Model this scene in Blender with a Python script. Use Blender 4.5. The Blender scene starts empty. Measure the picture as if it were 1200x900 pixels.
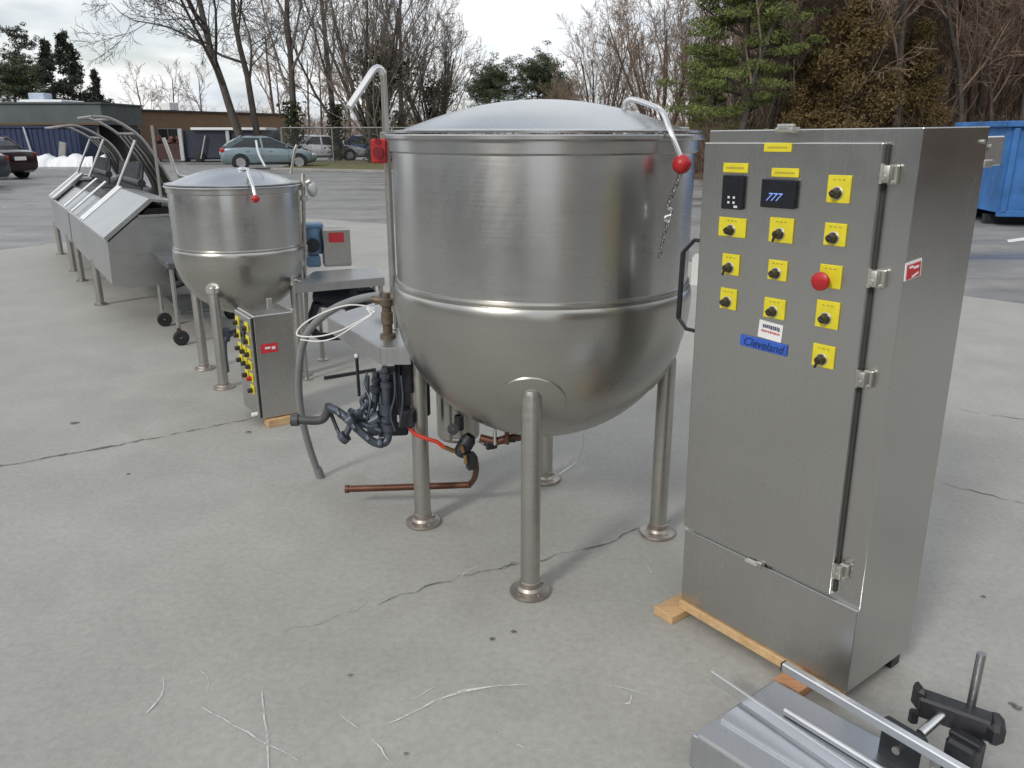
import bpy, bmesh, math, random
from mathutils import Vector, Matrix, Euler
R=math.radians
sc=bpy.context.scene
COL=sc.collection
# ------------------------------------------------------------------ camera numbers
F=939.0; TH=R(17.4); EYE=1.6
cs,sn=math.cos(TH),math.sin(TH)
def ray(x,y):
    u=(x-600)/F; v=(y-450)/F
    return (u,cs-v*sn,-sn-v*cs)
def g(x,y,z=0.0):
    d=ray(x,y); t=(z-EYE)/d[2]; return Vector((d[0]*t,d[1]*t,z))
def at(x,y,Y):
    d=ray(x,y); t=Y/d[1]; return Vector((d[0]*t,Y,EYE+d[2]*t))
def gx(px,Y,z=0.0):
    return Vector(((px-600)/F/1.048*Y,Y,z))
# ------------------------------------------------------------------ node helpers
def new_mat(name):
    m=bpy.data.materials.new(name); m.use_nodes=True
    nt=m.node_tree; b=nt.nodes['Principled BSDF']
    return m,nt,b
def N(nt,t,**k):
    n=nt.nodes.new(t)
    for a,v in k.items():
        if a in n.inputs.keys(): n.inputs[a].default_value=v
        else: setattr(n,a,v)
    return n
def L(nt,a,b): nt.links.new(a,b)
def coords(nt,scale=(1,1,1),rot=(0,0,0),space='Object'):
    tc=N(nt,'ShaderNodeTexCoord'); mp=N(nt,'ShaderNodeMapping')
    mp.inputs['Scale'].default_value=scale; mp.inputs['Rotation'].default_value=rot
    L(nt,tc.outputs[space],mp.inputs['Vector']); return mp.outputs['Vector']
def noise(nt,vec,scale,detail=4,rough=.55,dist=0.0):
    n=N(nt,'ShaderNodeTexNoise'); n.inputs['Scale'].default_value=scale
    n.inputs['Detail'].default_value=detail; n.inputs['Roughness'].default_value=rough
    n.inputs['Distortion'].default_value=dist
    if vec is not None: L(nt,vec,n.inputs['Vector'])
    return n.outputs['Fac']
def ramp(nt,fac,stops):
    r=N(nt,'ShaderNodeValToRGB'); e=r.color_ramp.elements
    while len(e)<len(stops): e.new(.5)
    for i,(p,c) in enumerate(stops):
        e[i].position=p; e[i].color=(c[0],c[1],c[2],1) if hasattr(c,'__len__') else (c,c,c,1)
    L(nt,fac,r.inputs['Fac']); return r.outputs['Color']
def mix(nt,f,a,b,mode='MIX'):
    m=N(nt,'ShaderNodeMix'); m.data_type='RGBA'; m.blend_type=mode
    for s,val in ((0,f),(6,a),(7,b)):
        if isinstance(val,(int,float)): m.inputs[s].default_value=val if s==0 else (val,val,val,1)
        elif isinstance(val,tuple): m.inputs[s].default_value=(*val[:3],1)
        else: L(nt,val,m.inputs[s])
    return m.outputs[2]
def maprange(nt,v,a,b,c,d):
    m=N(nt,'ShaderNodeMapRange'); L(nt,v,m.inputs['Value'])
    for k,x in zip(('From Min','From Max','To Min','To Max'),(a,b,c,d)): m.inputs[k].default_value=x
    return m.outputs['Result']
def bump(nt,b,h,strength,dist=.01):
    n=N(nt,'ShaderNodeBump'); n.inputs['Strength'].default_value=strength; n.inputs['Distance'].default_value=dist
    L(nt,h,n.inputs['Height']); L(nt,n.outputs['Normal'],b.inputs['Normal'])
def paint(name,col,rough=.5,metal=0.0,var=.18,scale=6,bmp=.05):
    m,nt,b=new_mat(name); v=coords(nt)
    f=noise(nt,v,scale,5)
    c=ramp(nt,f,[(.25,tuple(x*(1-var) for x in col)),(.75,tuple(min(1,x*(1+var)) for x in col))])
    L(nt,c,b.inputs['Base Color']); b.inputs['Metallic'].default_value=metal
    f2=noise(nt,v,scale*3,4); L(nt,maprange(nt,f2,.3,.7,max(.05,rough-.1),min(1,rough+.1)),b.inputs['Roughness'])
    if bmp: bump(nt,b,noise(nt,v,scale*12,3),bmp,.004)
    return m
def steel(name,col=(.58,.575,.56),rough=.34,brush=(3,3,90),aniso=0.0,var=.06,tint=None,axis='Z',bmp=.06):
    m,nt,b=new_mat(name); v=coords(nt)
    big=noise(nt,v,2.3,5,.6,.4); br=noise(nt,coords(nt,brush),2.0,4,.6)
    sm=noise(nt,v,14,5,.65)
    f=mix(nt,.35,big,br)
    c=ramp(nt,f,[(.3,tuple(x*(1-var*1.6) for x in col)),(.7,tuple(min(1,x*(1+var)) for x in col))])
    if tint: c=mix(nt,maprange(nt,sm,.55,.75,0,.35),c,tint)
    L(nt,c,b.inputs['Base Color']); b.inputs['Metallic'].default_value=1
    r=mix(nt,.85,br,big) if bmp<.05 else mix(nt,.5,br,sm)
    L(nt,maprange(nt,r,.3,.7,rough-.05,rough+.09),b.inputs['Roughness'])
    
    if bmp:
        bump(nt,b,br,bmp,.002); b1=[n for n in nt.nodes if n.type=='BUMP'][0]
        wv=N(nt,'ShaderNodeBump'); wv.inputs['Strength'].default_value=.12; wv.inputs['Distance'].default_value=.006
        L(nt,noise(nt,v,3.4,2,.4),wv.inputs['Height']); L(nt,wv.outputs['Normal'],b1.inputs['Normal'])
    if aniso:
        b.inputs['Anisotropic'].default_value=aniso; b.inputs['Anisotropic Rotation'].default_value=.25
        t=N(nt,'ShaderNodeTangent'); t.direction_type='RADIAL'; t.axis=axis
        L(nt,t.outputs['Tangent'],b.inputs['Tangent'])
    return m
# ------------------------------------------------------------------ materials
MT={}
MT['kettle']=steel('kettle steel',(.53,.53,.52),.26,(2,2,70),.6,.05,bmp=0)
MT['bowl']=steel('bowl steel',(.46,.45,.42),.28,(2,2,40),.35,.06,bmp=0)
MT['lid']=steel('lid steel',(.53,.55,.57),.25,(1.5,1.5,1.5),0,.04,bmp=0)
MT['leg']=steel('leg steel',(.50,.49,.46),.36,(4,4,60),0,.1,(.30,.22,.15))
MT['foot']=steel('foot steel',(.45,.41,.37),.44,(8,8,8),0,.25,(.16,.06,.03))
MT['cab']=steel('cabinet steel',(.53,.525,.51),.25,(60,60,2),0,.045,bmp=.006)
MT['deck']=steel('deck steel',(.54,.55,.55),.34,(40,4,4),0,.08)
MT['vat']=steel('vat steel',(.52,.53,.53),.36,(3,3,40),0,.08)
MT['bright']=steel('polished tube',(.78,.78,.77),.22,(4,4,4),0,.04)
MT['alu']=steel('aluminium bar',(.80,.81,.82),.30,(4,4,30),0,.04)
MT['plate']=steel('plate steel',(.60,.62,.66),.30,(40,3,3),0,.06)
MT['castclamp']=steel('cast clamp metal',(.55,.54,.50),.45,(10,10,10),0,.2)
MT['copper']=paint('old copper pipe',(.15,.07,.045),.45,.7,.3,14)
MT['brass']=paint('brass fitting',(.36,.24,.10),.4,.8,.25,14)
MT['browncast']=paint('weathered bronze fitting',(.13,.10,.07),.55,.4,.35,20)
MT['greypipe']=paint('grey coated pipe',(.085,.10,.125),.36,.5,.3,18)
MT['darkiron']=paint('dark iron',(.025,.027,.034),.5,.2,.35,14)
MT['blackplastic']=paint('black plastic',(.018,.019,.022),.42,0,.25,18)
MT['navy']=paint('navy motor paint',(.05,.09,.16),.45,0,.3,10)
MT['motorblue']=paint('pale blue motor paint',(.14,.24,.38),.5,0,.2,10)
MT['hose']=paint('grey rubber hose',(.20,.205,.21),.6,0,.15,10)
MT['wire']=paint('white wire',(.75,.75,.73),.5,0,.08,10,0)
MT['redhose']=paint('red hose',(.55,.045,.025),.4,0,.15,10)
MT['red']=paint('red plastic',(.42,.018,.022),.32,0,.2,20)
MT['redsticker']=paint('red sticker',(.55,.03,.04),.5,0,.15,30)
MT['white']=paint('white plastic',(.78,.78,.77),.5,0,.06,20,0)
MT['yellow']=paint('yellow plate',(.72,.62,.03),.45,0,.1,30,0)
MT['knob']=paint('dark knob',(.03,.026,.02),.35,0,.3,30)
MT['blueplate']=paint('blue nameplate',(.035,.11,.48),.45,0,.2,25)
MT['darkblue']=paint('dark blue lettering',(.012,.025,.12),.5,0,.1,25,0)
MT['lcd']=paint('black display',(.012,.014,.02),.22,0,.2,25,0)
MT['ink']=paint('sticker ink',(.05,.05,.12),.6,0,.1,25,0)
MT['redink']=paint('sticker red ink',(.55,.12,.13),.6,0,.1,25,0)
MT['rubber']=paint('tyre rubber',(.02,.02,.021),.75,0,.2,10)
MT['rim']=paint('alloy rim',(.45,.45,.46),.35,.7,.1,10)
MT['dumpster']=paint('blue dumpster paint',(.04,.15,.39),.55,0,.38,2.5,.15)
MT['container']=paint('dark blue container paint',(.010,.022,.07),.6,0,.25,1.2,.1)
MT['darkbox']=paint('dark trailer paint',(.022,.028,.045),.5,0,.3,1.2)
MT['maroon']=paint('maroon paint',(.06,.026,.025),.6,0,.3,2)
MT['fascia']=paint('grey green fascia',(.085,.10,.10),.7,0,.2,.8)
MT['shade']=paint('dark shade and roof brown',(.05,.045,.04),.8,0,.3,.8)
MT['roofwhite']=paint('roof white',(.75,.76,.78),.7,0,.06,2)
MT['chain']=steel('chain steel',(.25,.24,.22),.35,(5,5,5))
MT['galv']=paint('galvanised fence metal',(.22,.225,.23),.55,.5,.2,4)
MT['tail']=paint('red tail lamp',(.35,.02,.02),.2,0,.1,10,0)
MT['headlamp']=paint('clear lamp',(.7,.72,.75),.15,.2,.05,10,0)
def glass():
    m,nt,b=new_mat('car glass'); b.inputs['Base Color'].default_value=(.02,.026,.03,1); b.inputs['Roughness'].default_value=.06
    f=noise(nt,coords(nt),3,2); L(nt,maprange(nt,f,.3,.7,.04,.1),b.inputs['Roughness']); return m
MT['glass']=glass()
def emis(name,col,s):
    m,nt,b=new_mat(name); b.inputs['Base Color'].default_value=(*col,1)
    b.inputs['Emission Color'].default_value=(*col,1); b.inputs['Emission Strength'].default_value=s
    f=noise(nt,coords(nt),40,2); L(nt,maprange(nt,f,.3,.7,.4,.6),b.inputs['Roughness']); return m
MT['digits']=emis('lit display digits',(.22,.36,.85),.32)
MT['leds']=emis('pale display marks',(.6,.65,.7),.12)
def carpaint(name,col):
    m=paint(name,col,.28,.35,.08,1.5,0); b=m.node_tree.nodes['Principled BSDF']; b.inputs['Coat Weight'].default_value=.6; return m
def wood(name,a,b_):
    m,nt,b=new_mat(name); v=coords(nt,(3,40,40))
    f=noise(nt,v,1.6,5,.6,.8); f2=noise(nt,coords(nt),9,4)
    c=ramp(nt,mix(nt,.35,f,f2),[(.3,a),(.7,b_)]); L(nt,c,b.inputs['Base Color']); b.inputs['Roughness'].default_value=.75
    bump(nt,b,f,.25,.003); return m
MT['wood']=wood('pine lumber',(.42,.25,.11),(.66,.47,.26))
MT['woodred']=wood('reddish lumber end',(.36,.17,.08),(.55,.32,.18))
def bark(name,a,b_):
    m,nt,b=new_mat(name); f=noise(nt,coords(nt,(6,6,1.4)),2.2,6,.65)
    L(nt,ramp(nt,f,[(.3,a),(.72,b_)]),b.inputs['Base Color']); b.inputs['Roughness'].default_value=.9
    bump(nt,b,f,.5,.03); return m
MT['bark']=bark('grey brown bark',(.040,.034,.028),(.115,.10,.088))
MT['bark2']=bark('reddish brown bark',(.055,.04,.034),(.16,.118,.10))
MT['twig']=bark('grey twigs',(.11,.092,.077),(.23,.195,.165))
MT['twig2']=bark('reddish twigs',(.16,.113,.084),(.33,.245,.182))
MT['pinebark']=bark('pine bark',(.035,.027,.022),(.10,.075,.06))
def leaf(name,a,b_):
    m,nt,b=new_mat(name); f=noise(nt,coords(nt),1.1,5,.7)
    oi=N(nt,'ShaderNodeObjectInfo')
    L(nt,ramp(nt,f,[(.32,a),(.68,b_)]),b.inputs['Base Color']); b.inputs['Roughness'].default_value=.7
    b.inputs['Subsurface Weight'].default_value=0.0
    return m
MT['pine']=leaf('pine needles',(.058,.082,.018),(.17,.205,.05))
MT['darkpine']=leaf('dark conifer needles',(.012,.018,.012),(.035,.045,.026))
MT['cedar']=leaf('winter bronzed cedar',(.07,.047,.015),(.165,.112,.036))
MT['ivy']=leaf('ivy leaves',(.020,.026,.010),(.055,.062,.022))
MT['brush']=bark('dry brush',(.10,.07,.048),(.25,.175,.12))
# ground materials
def m_concrete():
    m,nt,b=new_mat('worn concrete'); v=coords(nt)
    big=noise(nt,v,.42,6,.6,.6); mid=noise(nt,v,2.1,7,.65,.3); fine=noise(nt,v,38,6,.7); sp=noise(nt,v,130,3,.6)
    c=ramp(nt,mix(nt,.5,big,mid),[(.30,(.258,.255,.236)),(.5,(.322,.318,.297)),(.70,(.385,.381,.358))])
    c=mix(nt,.55,c,ramp(nt,fine,[(.3,(.40,.40,.39)),(.7,(.62,.62,.61))]),'OVERLAY')
    # dirty blotches and pale scuffs
    d=noise(nt,v,.9,8,.72,1.2)
    c=mix(nt,maprange(nt,d,.56,.74,0,.45),c,(.24,.23,.205))
    s=noise(nt,coords(nt,(1,1,1)),3.3,9,.78,.8)
    c=mix(nt,maprange(nt,s,.66,.78,0,.55),c,(.50,.50,.49))
    k=noise(nt,v,17,3,.5)
    c=mix(nt,maprange(nt,k,.755,.78,0,.5),c,(.13,.12,.11))
    c=mix(nt,maprange(nt,sp,.62,.74,0,.35),c,(.17,.165,.16))
    c=mix(nt,maprange(nt,sp,.30,.40,.3,0),c,(.50,.495,.48))
    L(nt,c,b.inputs['Base Color'])
    L(nt,maprange(nt,mid,.3,.7,.62,.85),b.inputs['Roughness'])
    bump(nt,b,mix(nt,.5,fine,sp),.12,.004); return m
MT['concrete']=m_concrete()
def m_asphalt():
    m,nt,b=new_mat('damp asphalt'); v=coords(nt)
    st=noise(nt,coords(nt,(.10,.55,1),(0,0,R(12))),1.3,6,.6,.5); mid=noise(nt,v,1.4,6,.65); fine=noise(nt,v,60,4,.7)
    c=ramp(nt,mix(nt,.4,st,mid),[(.34,(.115,.115,.115)),(.5,(.20,.198,.194)),(.64,(.275,.27,.262))])
    c=mix(nt,.5,c,ramp(nt,fine,[(.3,(.35,.35,.35)),(.7,(.65,.65,.65))]),'OVERLAY')
    L(nt,c,b.inputs['Base Color'])
    L(nt,maprange(nt,st,.38,.60,.22,.85),b.inputs['Roughness'])
    bump(nt,b,fine,.3,.008); return m
MT['asphalt']=m_asphalt()
def m_ground(name,a,b_,sc_=1.2):
    m,nt,b=new_mat(name); v=coords(nt); f=noise(nt,v,sc_,7,.7); f2=noise(nt,v,sc_*14,4,.7)
    L(nt,ramp(nt,mix(nt,.45,f,f2),[(.33,a),(.66,b_)]),b.inputs['Base Color']); b.inputs['Roughness'].default_value=.95
    bump(nt,b,f2,.6,.05); return m
MT['grass']=m_ground('winter grass',(.085,.085,.032),(.17,.155,.065))
MT['leaflitter']=m_ground('leaf litter',(.07,.045,.028),(.16,.11,.07))
MT['snow']=m_ground('old snow',(.68,.70,.74),(.85,.86,.88),.8)
def m_brick():
    m,nt,b=new_mat('tan brick'); v=coords(nt,(1,1,1),(R(90),0,0))
    br=N(nt,'ShaderNodeTexBrick'); L(nt,v,br.inputs['Vector']); br.inputs['Scale'].default_value=3.2
    br.inputs['Color1'].default_value=(.21,.125,.07,1); br.inputs['Color2'].default_value=(.26,.165,.095,1); br.inputs['Mortar'].default_value=(.24,.19,.14,1)
    br.inputs['Mortar Size'].default_value=.012
    f=noise(nt,coords(nt),.35,5,.6)
    c=mix(nt,maprange(nt,f,.35,.7,0,.5),br.outputs['Color'],(.16,.10,.062))
    L(nt,c,b.inputs['Base Color']); b.inputs['Roughness'].default_value=.9; return m
MT['brick']=m_brick()
def broken(name,col,lo,hi,scale,amax):
    m=paint(name,col,.95,0,.15,20,0); nt=m.node_tree; b=nt.nodes['Principled BSDF']
    f=noise(nt,coords(nt),scale,5,.7); L(nt,maprange(nt,f,lo,hi,0,amax),b.inputs['Alpha']); return m
_=paint('crack dirt',(.10,.098,.09),.95,0,.3,20,0)
MT['crackmat']=broken('crack dirt',(.10,.098,.088),.38,.58,9,.75)
MT['chalk']=broken('pale scrape',(.64,.64,.62),.34,.56,24,.9)
MT['spot']=broken('oil spot',(.08,.075,.065),.3,.6,40,.8)
MT['kerb']=paint('kerb concrete',(.26,.255,.24),.85,0,.2,3)
MT['line']=paint('road line paint',(.72,.72,.70),.8,0,.15,3)
# ------------------------------------------------------------------ mesh builder
WM={}     # world matrices of the things
class MB:
    def __init__(s): s.v=[]; s.f=[]; s.s=[]
    def add(s,vs,fs,smooth=False):
        o=len(s.v); s.v.extend([tuple(p) for p in vs]); s.f.extend([tuple(i+o for i in f) for f in fs]); s.s.extend([smooth]*len(fs))
    def box(s,c,size,rot=0.0,bev=0.0,seg=1):
        bm=bmesh.new(); bmesh.ops.create_cube(bm,size=1.0)
        for v in bm.verts: v.co=Vector((v.co.x*size[0],v.co.y*size[1],v.co.z*size[2]))
        if bev: bmesh.ops.bevel(bm,geom=bm.edges[:],offset=bev,segments=seg,affect='EDGES',profile=.5)
        M=rot if isinstance(rot,Matrix) else Matrix.Rotation(rot,4,'Z')
        M=Matrix.Translation(Vector(c))@M.to_4x4()
        bm.verts.index_update()
        s.add([M@v.co for v in bm.verts],[[v.index for v in f.verts] for f in bm.faces]); bm.free(); return s
    def beam(s,a,b,w,h,up=(0,0,1),bev=0.0):
        a=Vector(a);b=Vector(b);d=(b-a);l=d.length;d.normalize();u=Vector(up)
        sd=u.cross(d); 
        if sd.length<1e-4: sd=Vector((1,0,0))
        sd.normalize(); u=d.cross(sd)
        M=Matrix((d,sd,u)).transposed()
        return s.box((a+b)/2,(l,w,h),M,bev)
    def tube(s,pts,r,n=10,cap=True,smooth=True):
        pts=[Vector(p) for p in pts]; k=len(pts); rr=r if hasattr(r,'__len__') else [r]*k
        vs=[];fs=[]; prev=None
        for i,p in enumerate(pts):
            d=(pts[min(i+1,k-1)]-pts[max(i-1,0)])
            if d.length<1e-9: d=Vector((0,0,1))
            d.normalize()
            if prev is None:
                a=Vector((0,0,1)) if abs(d.z)<.9 else Vector((1,0,0)); x=d.cross(a)
            else: x=prev-d*prev.dot(d)
            if x.length<1e-6: x=d.cross(Vector((1,0,0)))
            x.normalize(); prev=x; y=d.cross(x)
            for j in range(n):
                t=2*math.pi*j/n; vs.append(p+(x*math.cos(t)+y*math.sin(t))*rr[i])
        for i in range(k-1):
            for j in range(n):
                j2=(j+1)%n; fs.append((i*n+j,i*n+j2,(i+1)*n+j2,(i+1)*n+j))
        s.add(vs,fs,smooth)
        if cap:
            o=len(s.v)-len(vs); s.f.append(tuple(o+j for j in reversed(range(n)))); s.s.append(False)
            s.f.append(tuple(o+(k-1)*n+j for j in range(n))); s.s.append(False)
        return s
    def lathe(s,prof,c=(0,0,0),n=72,M=None,smooth=True):
        c=Vector(c); vs=[];fs=[];k=len(prof)
        for r,z in prof:
            for j in range(n):
                t=2*math.pi*j/n; p=Vector((r*math.cos(t),r*math.sin(t),z)); vs.append(c+(M@p if M else p))
        for i in range(k-1):
            for j in range(n):
                j2=(j+1)%n; fs.append((i*n+j,i*n+j2,(i+1)*n+j2,(i+1)*n+j))
        s.add(vs,fs,smooth); return s
    def prism(s,poly,z0,z1,M=None):
        n=len(poly); vs=[Vector((x,y,z0)) for x,y in poly]+[Vector((x,y,z1)) for x,y in poly]
        if M: vs=[M@v for v in vs]
        a=sum(poly[i][0]*poly[(i+1)%n][1]-poly[(i+1)%n][0]*poly[i][1] for i in range(n))
        fs=[tuple(range(n-1,-1,-1)),tuple(range(n,2*n))]+[(i,(i+1)%n,n+(i+1)%n,n+i) for i in range(n)]
        if a<0: fs=[tuple(reversed(f)) for f in fs]
        s.add(vs,fs); return s
    def sphere(s,c,r,n=20,m=12,sq=(1,1,1)):
        return s.lathe([(max(1e-4,r*math.sin(math.pi*i/m)),-r*math.cos(math.pi*i/m)) for i in range(m+1)],c,n,Matrix.Diagonal(sq))
    def cyl(s,a,b,r,n=18): return s.tube([a,b],r,n)
    def build(s,name,mat,parent=None,label=None,world=None,sharp=32):
        me=bpy.data.meshes.new(name); vs=s.v
        if world is not None:
            Mi=world.inverted(); vs=[tuple(Mi@Vector(p)) for p in vs]
        me.from_pydata(vs,[],s.f); me.polygons.foreach_set('use_smooth',s.s); 
        me.materials.append(mat if not isinstance(mat,str) else MT[mat]); me.update()
        if any(s.s) and sharp: me.set_sharp_from_angle(angle=R(sharp))
        o=bpy.data.objects.new(name,me); COL.objects.link(o)
        if parent: o.parent=parent
        if label: o['label']=label
        return o
def tag(o,label=None,cat=None,group=None,kind=None):
    if label: o['label']=label
    if cat: o['category']=cat
    if group: o['group']=group
    if kind: o['kind']=kind
    return o
def thing(name,label,cat,loc=(0,0,0),rz=0.0,group=None,M=None):
    o=bpy.data.objects.new(name,None); COL.objects.link(o); o.empty_display_size=.1
    M=M if M is not None else Matrix.Translation(Vector(loc))@Matrix.Rotation(rz,4,'Z')
    o.matrix_world=M; WM[o.name]=M
    return tag(o,label,cat,group)
def W(o): return WM[o.name]
def single(mb,name,mat,label,cat,group=None,base=None,sharp=32):
    """one-mesh thing given in world coordinates; origin at its base"""
    if base is None:
        xs=[p[0] for p in mb.v]; ys=[p[1] for p in mb.v]; base=((min(xs)+max(xs))/2,(min(ys)+max(ys))/2,min(p[2] for p in mb.v))
    M=Matrix.Translation(Vector(base)); o=mb.build(name,mat,None,None,M,sharp); o.matrix_world=M; WM[o.name]=M
    return tag(o,label,cat,group)
def copy_tree(o,parent=None):
    c=o.copy(); COL.objects.link(c); c.parent=parent
    for ch in list(o.children): copy_tree(ch,c)
    return c
def smooth_path(pts,n=6):
    pts=[Vector(p) for p in pts]; out=[]
    P=[pts[0]*2-pts[1]]+pts+[pts[-1]*2-pts[-2]]
    for i in range(1,len(P)-2):
        for k in range(n):
            t=k/n; a,b,c,d=P[i-1:i+3]
            out.append(.5*((2*b)+(c-a)*t+(2*a-5*b+4*c-d)*t*t+(3*b-a-3*c+d)*t**3))
    out.append(pts[-1]); return out
def text_mesh(txt,size,mat,name,parent,M,shear=0.0,extrude=.0006,sx=1.0):
    cu=bpy.data.curves.new(name,'FONT'); cu.body=txt; cu.size=size; cu.shear=shear; cu.extrude=extrude; cu.align_x='CENTER'; cu.align_y='CENTER'
    t=bpy.data.objects.new('tmp_text',cu); COL.objects.link(t)
    dg=bpy.context.evaluated_depsgraph_get(); me=bpy.data.meshes.new_from_object(t.evaluated_get(dg))
    bpy.data.objects.remove(t); bpy.data.curves.remove(cu)
    me.transform(M@Matrix.Diagonal((sx,1,1,1))); me.materials.clear(); me.materials.append(MT[mat]); me.name=name
    o=bpy.data.objects.new(name,me); COL.objects.link(o); o.parent=parent; return o

# ================================================================== SETTING
def sheet(name,poly,z,mat,parent=None,thick=0.0):
    mb=MB()
    if thick: mb.prism(poly,z-thick,z)
    else:
        mb.add([(x,y,z) for x,y in poly],[tuple(range(len(poly)))])
    o=mb.build(name,mat,parent); 
    if not parent: o['kind']='structure'
    return o
sheet('asphalt_lot',[(-400,-150),(400,-150),(400,900),(-400,900)],-.004,'asphalt')
def rough_edge(pts,j,step=.35):
    q=random.Random(8); out=[]
    for a,b in zip(pts,pts[1:]+pts[:1]):
        n=max(1,int(math.hypot(b[0]-a[0],b[1]-a[1])/step)) if max(abs(a[0]),abs(b[0]))<20 else 1
        for k in range(n):
            t=k/n; out.append((a[0]+(b[0]-a[0])*t+(q.gauss(0,j) if k else 0),a[1]+(b[1]-a[1])*t+(q.gauss(0,j) if k else 0)))
    return out
pad=sheet('concrete_yard',rough_edge([(34,-21.5),(13.0,-.2),(5.0,7.75),(-2.35,15.0),(-4.2,16.1),(-6.1,13.4),(-7.6,11.2),(-12.5,10.2),(-19.9,9.95),(-40,9.2),(-40,-30),(34,-30)],.045),0.0,'concrete')
rng=random.Random(5)
def ribbon(mb,pts,w,jit,z=.003,step=.035):
    P=smooth_path([(p[0],p[1],0) for p in pts],8); Q=[P[0]]
    for p in P[1:]:
        if (p-Q[-1]).length>step: Q.append(p)
    L_=[];R_=[];n=len(Q)
    for i,p in enumerate(Q):
        d=Q[min(i+1,n-1)]-Q[max(i-1,0)]; d.normalize(); s_=Vector((-d.y,d.x,0))
        c=p+s_*rng.gauss(0,jit); ww=w*rng.uniform(.4,1.35)*(.3+min(1,.25*min(i,n-1-i)))
        L_.append(c+s_*ww/2+Vector((0,0,z)));R_.append(c-s_*ww/2+Vector((0,0,z)))
    mb.add(L_+R_,[(i,i+1,n+i+1,n+i) for i in range(n-1)])
mb=MB()
ribbon(mb,[g(*p) for p in ((-60,556),(0,547),(70,534),(150,520),(220,506),(300,489),(345,480))],.016,.008)
ribbon(mb,[g(*p) for p in ((440,708),(500,688),(552,674),(590,663),(640,655),(700,640),(742,624),(800,606))],.007,.008)
ribbon(mb,[g(*p) for p in ((585,668),(610,660),(635,659))],.014,.006)
ribbon(mb,[g(*p) for p in ((330,742),(380,728),(440,708))],.004,.008)
ribbon(mb,[g(*p) for p in ((1100,566),(1150,578),(1200,592),(1260,612))],.006,.006)
ribbon(mb,[g(*p) for p in ((1120,480),(1160,486),(1230,497))],.008,.006)
mb.build('crack','crackmat',pad)
mb=MB()
ribbon(mb,[g(*p) for p in ((453,850),(490,833),(530,815),(580,805),(632,802))],.009,.002,.0034)
ribbon(mb,[g(*p) for p in ((400,840),(420,854))],.009,.002,.0034)
ribbon(mb,[g(*p) for p in ((436,868),(450,885),(468,905))],.009,.002,.0034)
ribbon(mb,[g(*p) for p in ((307,812),(311,850),(316,910))],.007,.002,.0034)
ribbon(mb,[g(*p) for p in ((235,828),(290,860),(350,893))],.005,.003,.0034)
ribbon(mb,[g(*p) for p in ((700,800),(760,815))],.005,.003,.0034)
for k in range(12):
    c=g(rng.uniform(120,1150),rng.uniform(560,890)); a=rng.uniform(0,6.28); l=rng.uniform(.05,.22)
    ribbon(mb,[(c.x,c.y),(c.x+l*.5*math.cos(a),c.y+l*.5*math.sin(a)),(c.x+l*math.cos(a+.3),c.y+l*math.sin(a+.3))],rng.uniform(.004,.010),.003,.0034)
mb.build('scrape_mark','chalk',pad)
mb=MB()
def blob(mb,c,rx,ry,z=.0035):
    n=14; mb.add([(c[0]+rx*math.cos(t*2*math.pi/n)*rng.uniform(.7,1.2),c[1]+ry*math.sin(t*2*math.pi/n)*rng.uniform(.7,1.2),z) for t in range(n)],[tuple(range(n))])
for p,r in (((577,749),.012),((602,741),.012),((1192,830),.016),((1186,826),.012),((88,496),.03),((476,884),.008),((150,556),.012),((410,792),.01),((291,507),.02),((1152,700),.01)): blob(mb,g(*p),r,r*.8)
mb.build('stain_spot','spot',pad)
# grass verge with kerb in front of the fence, and the woodland floor
sheet('grass_verge',[(-10.6,37.2),(-4.8,34.6),(4.0,31.5),(4.0,45),(-10.6,47)],.11,'grass',None,.12)
kb=MB(); kp=[(-10.75,37.05),(-4.85,34.4),(4.1,31.3)]
for a,b in zip(kp,kp[1:]): kb.beam((*a,.055),(*b,.055),.16,.13,bev=.02)
kb.build('kerb','kerb')['kind']='structure'
sheet('woodland_floor',[(4.0,30.5),(60,20),(160,20),(160,160),(4.0,160)],.05,'leaflitter',None,.06)
mb=MB(); mb.add([tuple(g(*p,.001)) for p in ((1180,281),(1215,276),(1215,280),(1182,284))],[(0,1,2,3)]); mb.build('parking_line','line')['kind']='structure'
# snow bank
mb=MB(); nx,ny=60,8; x0,x1=-25.5,-19.6
vs=[]
for i in range(nx):
    for j in range(ny):
        u=i/(nx-1); w=j/(ny-1); h=.62*math.sin(math.pi*w)**.6*(.72+.16*rng.random()+.10*math.sin(u*23)+.07*math.sin(u*51+1))*min(1,u*9,(1-u)*9)
        vs.append((x0+(x1-x0)*u+rng.uniform(-.05,.05),41.0+1.5*w+rng.uniform(-.07,.07),max(0,h)))
mb.add(vs,[(i*ny+j,(i+1)*ny+j,(i+1)*ny+j+1,i*ny+j+1) for i in range(nx-1) for j in range(ny-1)],True)
tag(single(mb,'snow_bank','snow','long lumpy bank of white ploughed snow in front of the blue container','snow bank',sharp=60))

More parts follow.
